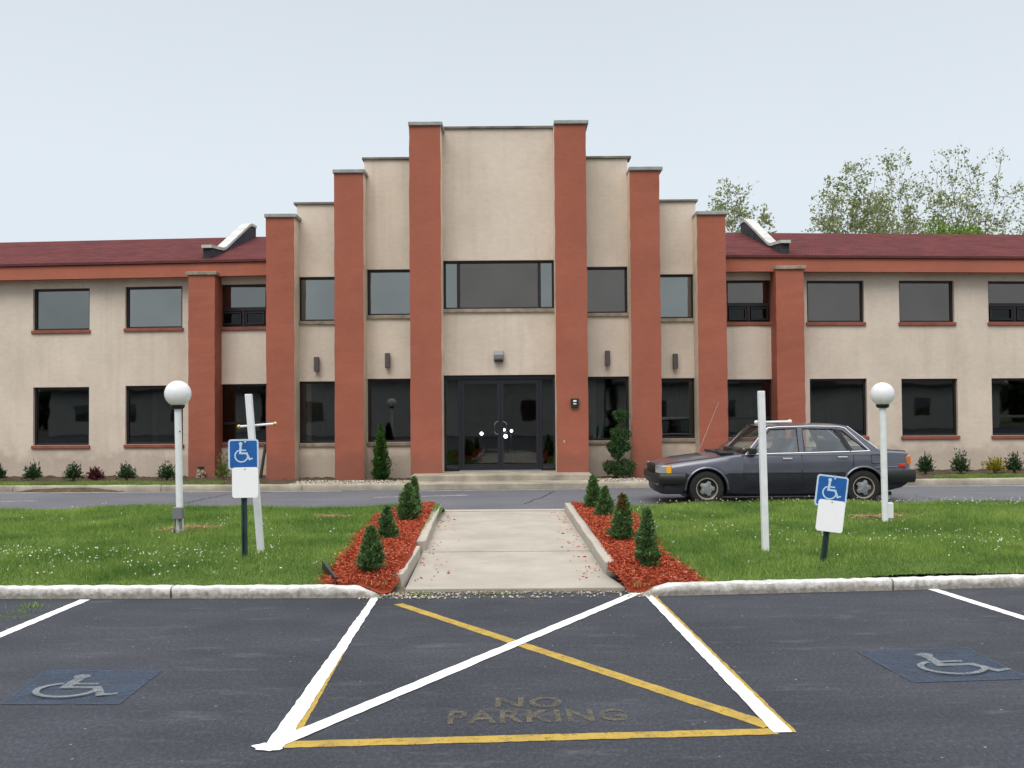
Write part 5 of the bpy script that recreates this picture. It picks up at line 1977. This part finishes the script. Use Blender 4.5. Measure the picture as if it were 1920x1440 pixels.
    for sgn in (-1, 1):
        for (name, outline, seam) in (('door', [(1.43, 2.382)], None), ('door', [(2.402, 3.245)], None)):
            s0, s1 = outline[0]
            rear = s0 > 2
            zz = [.195, .30, .42, .527, .553, .62, .72, .80, .85, .872]
            ns = 14
            mb = MB()
            vs, fs, mi = [], [], []
            for j, z in enumerate(zz):
                hi = s1
                if rear and z < .66:                       # the rear door is cut round the wheel arch
                    dz = z - .285
                    hi = min(s1, 3.41 - math.sqrt(max(0, .40 ** 2 - dz ** 2))) if abs(dz) < .40 else s1
                for i in range(ns + 1):
                    s = s0 + (hi - s0) * i / ns
                    vs.append(tuple(skin(s, min(z, sec(s)[2] - .012), .0055, sgn)))
            for j in range(len(zz) - 1):
                for i in range(ns):
                    a = j * (ns + 1) + i
                    fs.append((a, a + 1, a + ns + 2, a + ns + 1))
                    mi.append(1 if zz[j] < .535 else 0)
            mb.add(vs, fs, mi)
            d = B(mb, 'door', [PM, LM], smooth=True, fixn=False)
            if sgn < 0:
                pass
            else:
                d.data.flip_normals()
            if d.data.polygons[20].normal.y * sgn < 0: d.data.flip_normals()
            doors.append((d, sgn, s0, s1))
            # handle: chrome pull
            hs = s1 - .22 if not rear else s1 - .17
            zc = .785 if not rear else .805
            p = skin(hs, zc, .012, sgn)
            hm = MB()
            hm.box(p.x - .085, p.x + .075, p.y - .012, p.y + .012, zc - .020, zc + .022)
            B(hm, 'door_handle', M['chrome'], d, bevel=.008)
            seam = [(s0 - .006, .19), (s0 - .006, .5), (s0 - .006, .868)] if not rear else [(s0 - .010, .19), (s0 - .010, .5), (s0 - .010, .87)]
            strip(seam, .021, .001, 'door_gap', M['cowl'], d, sgn=sgn)
            if rear:
                strip([(3.252, .905), (3.252, .72), (3.235, .64)], .019, .002, 'door_gap', M['cowl'], d, sgn=sgn)
    # character line moulding, rocker trim
    for sgn in (-1, 1):
        strip([(.47, ZC), (.5, ZC)], .014, .002, 'moulding', M['cowl'], root, sgn=sgn)
        strip([(1.17, ZC), (2.0, ZC), (3.05, ZC)], .016, .005, 'moulding', M['cowl'], root, sgn=sgn)
        # wheel-arch lips in body colour
        for cx_ in (.82, 3.41):
            mb = MB()
            pts = []
            a0, a1 = (-2, 182)
            for k in range(25):
                t = math.radians(a0 + (a1 - a0) * k / 24)
                s, z = cx_ + .350 * math.cos(t), .285 + .350 * math.sin(t)
                pts.append(skin(s, max(z, sec(s)[1] + .04), .004, sgn))
            mb.tube(pts, .019, 6)
            B(mb, 'arch_lip', PM, root, smooth=True)
        # rear quarter crease lip running back from the rear arch
        strip([(3.60, .62), (3.9, .625), (4.12, .628)], .020, .002, 'quarter_crease', PM, root, sgn=sgn)
        # dark rear lower quarter
        # fuel door on the near side
    mb = MB()
    fd = [skin(3.56, .70, .004), skin(3.72, .70, .004), skin(3.72, .84, .004), skin(3.56, .84, .004)]
    mb.add(fd, [(0, 1, 2, 3)])
    B(mb, 'fuel_door', PM, root, fixn=False)
    for a, b in (((3.55, .69), (3.73, .69)), ((3.55, .85), (3.73, .85)), ((3.55, .69), (3.55, .85)), ((3.73, .69), (3.73, .85))):
        strip([a, b], .011, .002, 'fuel_door_gap', M['cowl'], root)
    # bumpers
    def wrap(pts, z0, z1, th, name, m, seg=1):
        mb = MB()
        vs, fs = [], []
        n = len(pts)
        c = sum((Vector((p[0], p[1], 0)) for p in pts), Vector()) / n
        for i, (s, y) in enumerate(pts):
            a = Vector((*pts[max(i - 1, 0)], 0))
            b = Vector((*pts[min(i + 1, n - 1)], 0))
            t = (b - a).normalized()
            nn = Vector((t.y, -t.x, 0))
            if nn.dot(Vector((s, y, 0)) - Vector((2.1, 0, 0))) < 0: nn = -nn
            p = Vector((s, y, 0))
            q = p - nn * th
            h = (z1 - z0)
            for (w_, z) in ((q, z0), (p - nn * .02, z0), (p, z0 + h * .25), (p, z1 - h * .2), (p - nn * .02, z1), (q, z1)):
                vs.append((w_.x, w_.y, z))
        for i in range(n - 1):
            for k in range(6):
                fs.append((i * 6 + k, (i + 1) * 6 + k, (i + 1) * 6 + (k + 1) % 6, i * 6 + (k + 1) % 6))
        fs += [tuple(range(6)), tuple((n - 1) * 6 + k for k in reversed(range(6)))]
        mb.add(vs, fs)
        return B(mb, name, m, root, smooth=True, angle=40)
    wrap([(.46, -.865), (.12, -.862), (.03, -.83), (-.02, -.70), (-.055, -.35), (-.065, 0), (-.055, .35), (-.02, .70), (.03, .83), (.12, .862), (.46, .865)], .375, .535, .12, 'bumper', M['black'])
    wrap([(.42, -.80), (.15, -.79), (.07, -.70), (.04, 0), (.07, .70), (.15, .79), (.42, .80)], .20, .38, .08, 'air_dam', LM)
    wrap([(3.80, -.862), (4.18, -.858), (4.28, -.82), (4.325, -.68), (4.345, 0), (4.325, .68), (4.28, .82), (4.18, .858), (3.80, .862)], .37, .575, .12, 'bumper', M['black'])
    # nose: grille and lamps sit in the front face
    nf = lambda y: .10 - .05 * (1 - (abs(y) / .78) ** 2) - .05
    mb = MB()
    for z in (.555, .58, .605, .63, .655):
        mb.tube([(nf(y) - .004, y, z) for y in (-.46, -.2, 0, .2, .46)], .009, 6)
    mb.box(.02, .06, -.48, .48, .535, .668)
    B(mb, 'grille', M['black'], root)
    for sgn in (-1, 1):
        mb = MB()
        q = [(nf(.49) - .006, .50), (nf(.66) - .006, .66), (nf(.75) - .002, .765), (.075, .802), (.150, .819)]
        vs = [(x_, sgn * y_, z) for (x_, y_) in q for z in (.545, .672)]
        vs += [(x_ + .06, sgn * (y_ - .05), z) for (x_, y_) in q for z in (.545, .672)]
        n_ = len(q)
        fs = []
        for i_ in range(n_ - 1):
            a_, b_ = 2 * i_, 2 * n_ + 2 * i_
            fs += [(a_, a_ + 2, a_ + 3, a_ + 1), (b_, b_ + 1, b_ + 3, b_ + 2), (a_ + 1, a_ + 3, b_ + 3, b_ + 1), (a_, b_, b_ + 2, a_ + 2)]
        fs += [(0, 1, 2 * n_ + 1, 2 * n_), (2 * n_ - 2, 4 * n_ - 2, 4 * n_ - 1, 2 * n_ - 1)]
        mb.add(vs, fs)
        B(mb, 'headlight', M['headlens'], root, bevel=.006)
        mb = MB()
        p = [(.152, .820), (.185, .825), (.225, .828)]
        vs = [(x_, sgn * y_, z) for (x_, y_) in p for z in (.545, .668)]
        vs += [(x_ + .03, sgn * (y_ - .05), z) for (x_, y_) in p for z in (.545, .668)]
        mb.add(vs, [(0, 2, 3, 1), (2, 4, 5, 3), (6, 7, 9, 8), (8, 9, 11, 10), (0, 1, 7, 6), (4, 10, 11, 5), (1, 3, 9, 7), (3, 5, 11, 9), (0, 6, 8, 2), (2, 8, 10, 4)])
        B(mb, 'indicator', M['amber'], root, bevel=.005)
        # tail lamps
        mb = MB()
        mb.box(4.135, 4.215, sgn * .50, sgn * .787, .665, .815)
        B(mb, 'tail_light', [M['orange']], root, bevel=.01)
        mb = MB()
        mb.box(4.165, 4.221, sgn * .48, sgn * .772, .815, .838)
        B(mb, 'tail_light_trim', M['chrome'], root, bevel=.005)
        p0 = skin(4.02, .655, .006, sgn)
        mb = MB()
        mb.box(4.00, 4.115, min(sgn * .805, sgn * .825), max(sgn * .805, sgn * .825), .628, .682)
        B(mb, 'side_marker', M['redlens'], root, bevel=.006)
    # greenhouse sides: pillars and window surround cut from one curve with holes
    def side_y(z, s):
        base = .800 if True else 0
        return .808 - .33 * (z - .88)
    rear_gl = [(2.445, .905), (2.445, 1.295), (2.965, 1.285), (3.175, .918)]
    front_gl = [(1.555, .888), (1.905, 1.285), (2.355, 1.298), (2.355, .902)]
    quart_gl = [(3.245, .928), (3.045, 1.275), (3.095, 1.265), (3.485, .936)]
    outer = [(1.40, .855), (1.50, .90), (1.80, 1.275), (1.90, 1.335), (2.05, 1.352), (2.6, 1.362), (3.06, 1.353), (3.19, 1.338), (3.29, 1.255), (3.70, .925), (3.70, .86)]
    for sgn in (-1, 1):
        cu = bpy.data.curves.new('side_frame', 'CURVE')
        cu.dimensions = '2D'
        cu.fill_mode = 'BOTH'
        cu.extrude = .014
        for loop in (outer, front_gl, rear_gl, quart_gl):
            sp = cu.splines.new('POLY')
            sp.points.add(len(loop) - 1)
            for p, (a, b) in zip(sp.points, loop): p.co = (a, b, 0, 1)
            sp.use_cyclic_u = True
        co = bpy.data.objects.new('side_frame', cu)
        COL.objects.link(co)
        bpy.context.view_layer.update()
        me = bpy.data.meshes.new_from_object(co.evaluated_get(bpy.context.evaluated_depsgraph_get()))
        bpy.data.objects.remove(co)
        for v in me.vertices:
            s, z, dpt = v.co.x, v.co.y, v.co.z
            y = side_y(z, s) + dpt
            if s < 1.95 and z > .95: y -= .03 * (1.95 - s)
            v.co = (s, sgn * y, z)
        bm = bmesh.new()
        bm.from_mesh(me)
        bmesh.ops.recalc_face_normals(bm, faces=bm.faces)
        bm.to_mesh(me)
        bm.free()
        fr = link('side_frame', me, PM)
        fr.parent = root
        for nm, gl_ in (('side_window', front_gl), ('side_window', rear_gl), ('side_window', quart_gl)):
            mb = MB()
            mb.add([(s, sgn * (side_y(z, s) - (.03 * (1.95 - s) if s < 1.95 and z > .95 else 0) - .004), z) for s, z in gl_], [tuple(range(len(gl_)))])
            B(mb, nm, M['glass_car'], root, fixn=False)
        for gl_ in (front_gl, rear_gl, quart_gl):          # black rubber seals
            mb = MB()
            loop = list(gl_) + [gl_[0]]
            mb.tube([(s, sgn * (side_y(z, s) - (.03 * (1.95 - s) if s < 1.95 and z > .95 else 0) + .006), z) for s, z in loop], .013, 5)
            B(mb, 'window_seal', M['cowl'], root)
        # chrome: belt line and drip rail
        def sy(s, z): return sgn * (side_y(z, s) - (.03 * (1.95 - s) if s < 1.95 and z > .95 else 0) + .016)
        mb = MB()
        mb.tube([(s, sy(s, z) , z) for s, z in ((1.46, .878), (1.9, .890), (2.4, .898), (3.2, .914), (3.525, .922))], .010, 6)
        B(mb, 'belt_trim', M['chrome'], root, smooth=True)
        mb = MB()
        mb.tube([(s, sy(s, z), z) for s, z in ((1.47, .885), (1.60, 1.03), (1.78, 1.235), (1.875, 1.312), (2.05, 1.328), (2.6, 1.338), (3.06, 1.328), (3.16, 1.300), (3.515, .94), (3.525, .922))], .009, 6)
        B(mb, 'window_trim', M['chrome'], root, smooth=True)
        mb = MB()
        mb.tube([(s, sy(s, z) - sgn * .006, z) for s, z in ((3.002, 1.288), (3.212, .918))], .024, 6)
        B(mb, 'window_divider', M['black'], root, smooth=True)
        mb = MB()
        mb.tube([(s, sy(s, z) + sgn * -.012, z) for s, z in ((2.400, .90), (2.400, 1.31))], .005, 6)
        B(mb, 'door_gap', M['cowl'], root)
    # roof skin
    mb = MB()
    vs, fs = [], []
    rs = [(1.74, 1.352, 1.88, 1.318), (1.95, 1.378, 2.0, 1.346), (2.4, 1.386, 2.4, 1.356), (2.95, 1.382, 2.98, 1.352), (3.20, 1.362, 3.17, 1.338), (3.26, 1.345, 3.20, 1.325)]
    ny = 10
    for (sc_, zc, se, ze) in rs:
        for j in range(ny + 1):
            u = -1 + 2 * j / ny
            a = abs(u) ** 2.4
            vs.append((sc_ + (se - sc_) * a, u * .672, zc + (ze - zc) * a))
    for i in range(len(rs) - 1):
        for j in range(ny):
            q = i * (ny + 1) + j
            fs.append((q, q + 1, q + ny + 2, q + ny + 1))
    mb.add(vs, fs)
    ro = B(mb, 'roof', PM, root, smooth=True, fixn=False)
    if ro.data.polygons[5].normal.z < 0: ro.data.flip_normals()
    def screen(bc, be, zb_c, zb_e, hwb, tc, te, zt_c, zt_e, hwt, name, trim):
        mb = MB()
        vs, fs = [], []
        for t in (0, .5, 1):
            for j in range(ny + 1):
                u = -1 + 2 * j / ny
                a = u * u
                b_ = Vector((bc + (be - bc) * a, u * hwb, zb_c + (zb_e - zb_c) * a))
                t_ = Vector((tc + (te - tc) * a, u * hwt, zt_c + (zt_e - zt_c) * a))
                vs.append(tuple(b_.lerp(t_, t)))
        for i in range(2):
            for j in range(ny):
                q = i * (ny + 1) + j
                fs.append((q, q + 1, q + ny + 2, q + ny + 1))
        mb.add(vs, fs)
        return B(mb, name, M['glass_car'], root, smooth=True, fixn=False)
    screen(1.17, 1.42, .905, .885, .80, 1.745, 1.885, 1.352, 1.312, .668, 'windscreen', None)
    screen(3.78, 3.69, .945, .925, .78, 3.255, 3.195, 1.352, 1.322, .668, 'rear_screen', None)
    # wipers, cowl
    mb = MB()
    mb.tube([(1.05, -.50, .915), (1.12, -.30, .925), (1.17, .15, .93)], .012, 6)
    mb.box(1.08, 1.30, -.70, .70, .875, .908)
    B(mb, 'cowl', M['cowl'], root)
    # chrome edge along the C pillar
    for sgn in (-1, 1):
        mb = MB()
        mb.tube([(3.205, sgn * .668, 1.332), (3.38, sgn * .705, 1.19), (3.67, sgn * .775, .955)], .008, 6)
        B(mb, 'screen_trim', M['chrome'], root, smooth=True)
    # hood and boot shut lines
    for sgn in (-1, 1):
        mb = MB()
        mb.tube([(s, sgn * (sec(s)[0] - .10), sec(s)[2] + .014) for s in (.16, .45, .82, 1.15, 1.38)], .006, 5)
        B(mb, 'bonnet_gap', M['cowl'], root)
        mb = MB()
        mb.tube([(s, sgn * (sec(s)[0] - .10), sec(s)[2] + .014) for s in (3.78, 3.9, 4.08, 4.16)], .006, 5)
        B(mb, 'boot_gap', M['cowl'], root)
    # mirror
    mb = MB()
    mb.box(1.50, 1.63, -.925, -.80, .885, .99)
    B(mb, 'wing_mirror', M['black'], root, bevel=.02)
    # antenna
    mb = MB()
    a = Vector((1.00, .70, .90))
    mb.tube([a, a + Vector((.36, .0, .86))], [.0035, .002], 6)
    B(mb, 'antenna', M['chrome'], root)
    # windscreen sticker
    mb = MB()
    mb.box(1.485, 1.50, -.62, -.53, .925, .975)
    B(mb, 'sticker', M['sign_white'], root)
    # seats, dashboard, steering wheel
    for y in (-.36, .36):
        mb = MB()
        mb.add([(2.20, y - .22, .86), (2.20, y + .22, .86), (2.36, y + .21, 1.13), (2.36, y - .21, 1.13), (2.34, y - .22, .86), (2.34, y + .22, .86), (2.45, y + .20, 1.12), (2.45, y - .20, 1.12)],
               [(0, 1, 2, 3), (7, 6, 5, 4), (0, 4, 5, 1), (1, 5, 6, 2), (2, 6, 7, 3), (3, 7, 4, 0)])
        st_ = B(mb, 'front_seat', M['seat_cloth'], root, bevel=.03)
        mb = MB()
        mb.box(2.38, 2.46, y - .12, y + .12, 1.14, 1.27)
        B(mb, 'headrest', M['seat_cloth'], st_, bevel=.03)
    mb = MB()
    mb.box(3.08, 3.22, -.62, .62, .88, 1.08)
    B(mb, 'rear_seat', M['seat_cloth'], root, bevel=.04)
    mb = MB()
    mb.box(1.42, 1.62, -.70, .70, .88, .955)
    B(mb, 'dashboard', M['cowl'], root, bevel=.02)
    mb = MB()
    ctr = Vector((1.78, -.36, .98))
    mb.tube([ctr + Vector((.10 * math.sin(t) * .6, .18 * math.cos(t), .17 * math.sin(t))) for t in [2 * math.pi * k / 20 for k in range(21)]], .013, 6)
    B(mb, 'steering_wheel', M['black'], root, smooth=True)
    # wheels
    for sx in (.82, 3.41):
        for sgn in (-1, 1):
            yo = sgn * .825
            c = (sx, yo, .29)
            mb = MB()
            k = -sgn
            prof = [(.175, .0), (.185, -.006), (.235, -.010), (.272, .004), (.288, .028), (.290, .06), (.290, .13), (.285, .155), (.26, .175), (.175, .175)]
            mb.lathe([(r_, k * h) for r_, h in prof], c, 'y', 40)
            ty = B(mb, 'wheel', M['rubber'], root, smooth=True)
            mb = MB()
            mb.lathe([(.182, k * -.004), (.180, k * -.012), (.166, k * -.010), (.160, k * .01)], c, 'y', 40)
            B(mb, 'trim_ring', M['rimtan'], ty, smooth=True)
            mb = MB()
            mb.lathe([(.162, k * .018), (.14, k * .032), (.0005, k * .034)], c, 'y', 32)
            B(mb, 'rim', M['black'], ty, smooth=True)
            mb = MB()                                   # lobed centre cap
            pts = []
            n = 60
            for i in range(n):
                t = 2 * math.pi * i / n
                r_ = .114 + .017 * max(-1, min(1, 2.2 * math.cos(5 * t)))
                pts.append((r_ * math.cos(t), r_ * math.sin(t)))
            vs = [(sx + a, yo + k * .022, .29 + b) for a, b in pts] + [(sx + a * .93, yo - k * .006, .29 + b * .93) for a, b in pts] + \
                 [(sx + a * .55, yo - k * .012, .29 + b * .55) for a, b in pts] + [(sx, yo - k * .016, .29)]
            fs = []
            for r0 in (0, 1):
                for i in range(n): fs.append((r0 * n + i, r0 * n + (i + 1) % n, (r0 + 1) * n + (i + 1) % n, (r0 + 1) * n + i))
            for i in range(n): fs.append((2 * n + i, 2 * n + (i + 1) % n, 3 * n))
            mb.add(vs, fs)
            B(mb, 'hubcap', M['hubcap'], ty, smooth=True)
    # underside
    mb = MB()
    mb.box(.50, 3.95, -.62, .62, .14, .20)
    B(mb, 'underbody', M['black'], root)
    # the upper body sits a little lower than first drawn
    done = set()
    stack = list(root.children)
    while stack:
        o = stack.pop()
        stack += list(o.children)
        if o.type == 'MESH' and o.data.name not in done:
            done.add(o.data.name)
            for v in o.data.vertices:
                v.co.z -= .028 * max(0.0, min(1.0, (v.co.z - .66) / .24))
    return root
car()

# ------------------------------------------------------------------ ACROSS THE LOT (seen in the window reflections)
def house(cx, y, w, d, h, rise, lab, mat, roofm):
    e = empty('low_house', (cx, y, 0), lab, 'house')
    mb = MB()
    mb.box(cx - w / 2, cx + w / 2, y - d / 2, y + d / 2, -.1, h)
    mb.build('wall', mat, e)
    mb = MB()
    o_ = .4
    vs = [(x_, yy, z) for x_ in (cx - w / 2 - o_, cx + w / 2 + o_) for (yy, z) in ((y + d / 2 + o_, h - .1), (y, h + rise), (y - d / 2 - o_, h - .1), (y - d / 2 - o_, h - .25), (y + d / 2 + o_, h - .25))]
    mb.add(vs, [(0, 5, 6, 1), (1, 6, 7, 2), (2, 7, 8, 3), (3, 8, 9, 4), (4, 9, 5, 0), (0, 1, 2, 3, 4), (9, 8, 7, 6, 5)])
    mb.build('roof', roofm, e)
    for i in range(3):
        mb = MB()
        xx = cx + (i - 1) * w * .3
        mb.box(xx - .55, xx + .55, y + d / 2 - .02, y + d / 2 + .03, .9, 2.1)
        mb.build('window', M['glass_low'], e)
    return e
M['siding'] = mottled('pale_siding', (0.50, 0.49, 0.46), 0.06, 2)
M['grey_roof'] = mottled('grey_shingle', (0.07, 0.066, 0.062), 0.2, 4)
hl = 'pale low house across the lot reflected in the '
house(-5.5, -17, 22, 7, 3.7, 1.9, hl + 'windows left of the doors', M['siding'], M['grey_roof'])
house(13, -19, 13, 8, 3.3, 1.8, hl + 'windows right of the doors', M['siding'], M['grey_roof'])
house(-33, -20, 12, 8, 3.2, 1.8, hl + 'far left windows', M['siding'], M['grey_roof'])
house(35, -20, 12, 8, 3.2, 1.8, hl + 'far right windows', M['siding'], M['grey_roof'])
rng = np.random.default_rng(9)
cs, ds = [], []
for i in range(70):
    xx = -75 + 150 * i / 69 + rng.normal(0, .8)
    H = rng.uniform(5.2, 8.0)
    yy = -36 + rng.normal(0, 2)
    for kk in range(9):
        m = 90
        q = rng.normal(0, 1, (m, 3))
        q /= np.linalg.norm(q, axis=1, keepdims=True)
        cs.append(np.array([xx + rng.normal(0, 1), yy, H * rng.uniform(.05, .85)]) + q * rng.uniform(.8, 1.5))
        ds.append(q)
v, f = leaf_quads(np.concatenate(cs), np.concatenate(ds), 1.1, .9, rng)
tag(np_obj('far_woodland', v, f, M['wood_leaf']), 'dark belt of woodland beyond the lot seen only as reflections', 'woodland', kind='stuff')
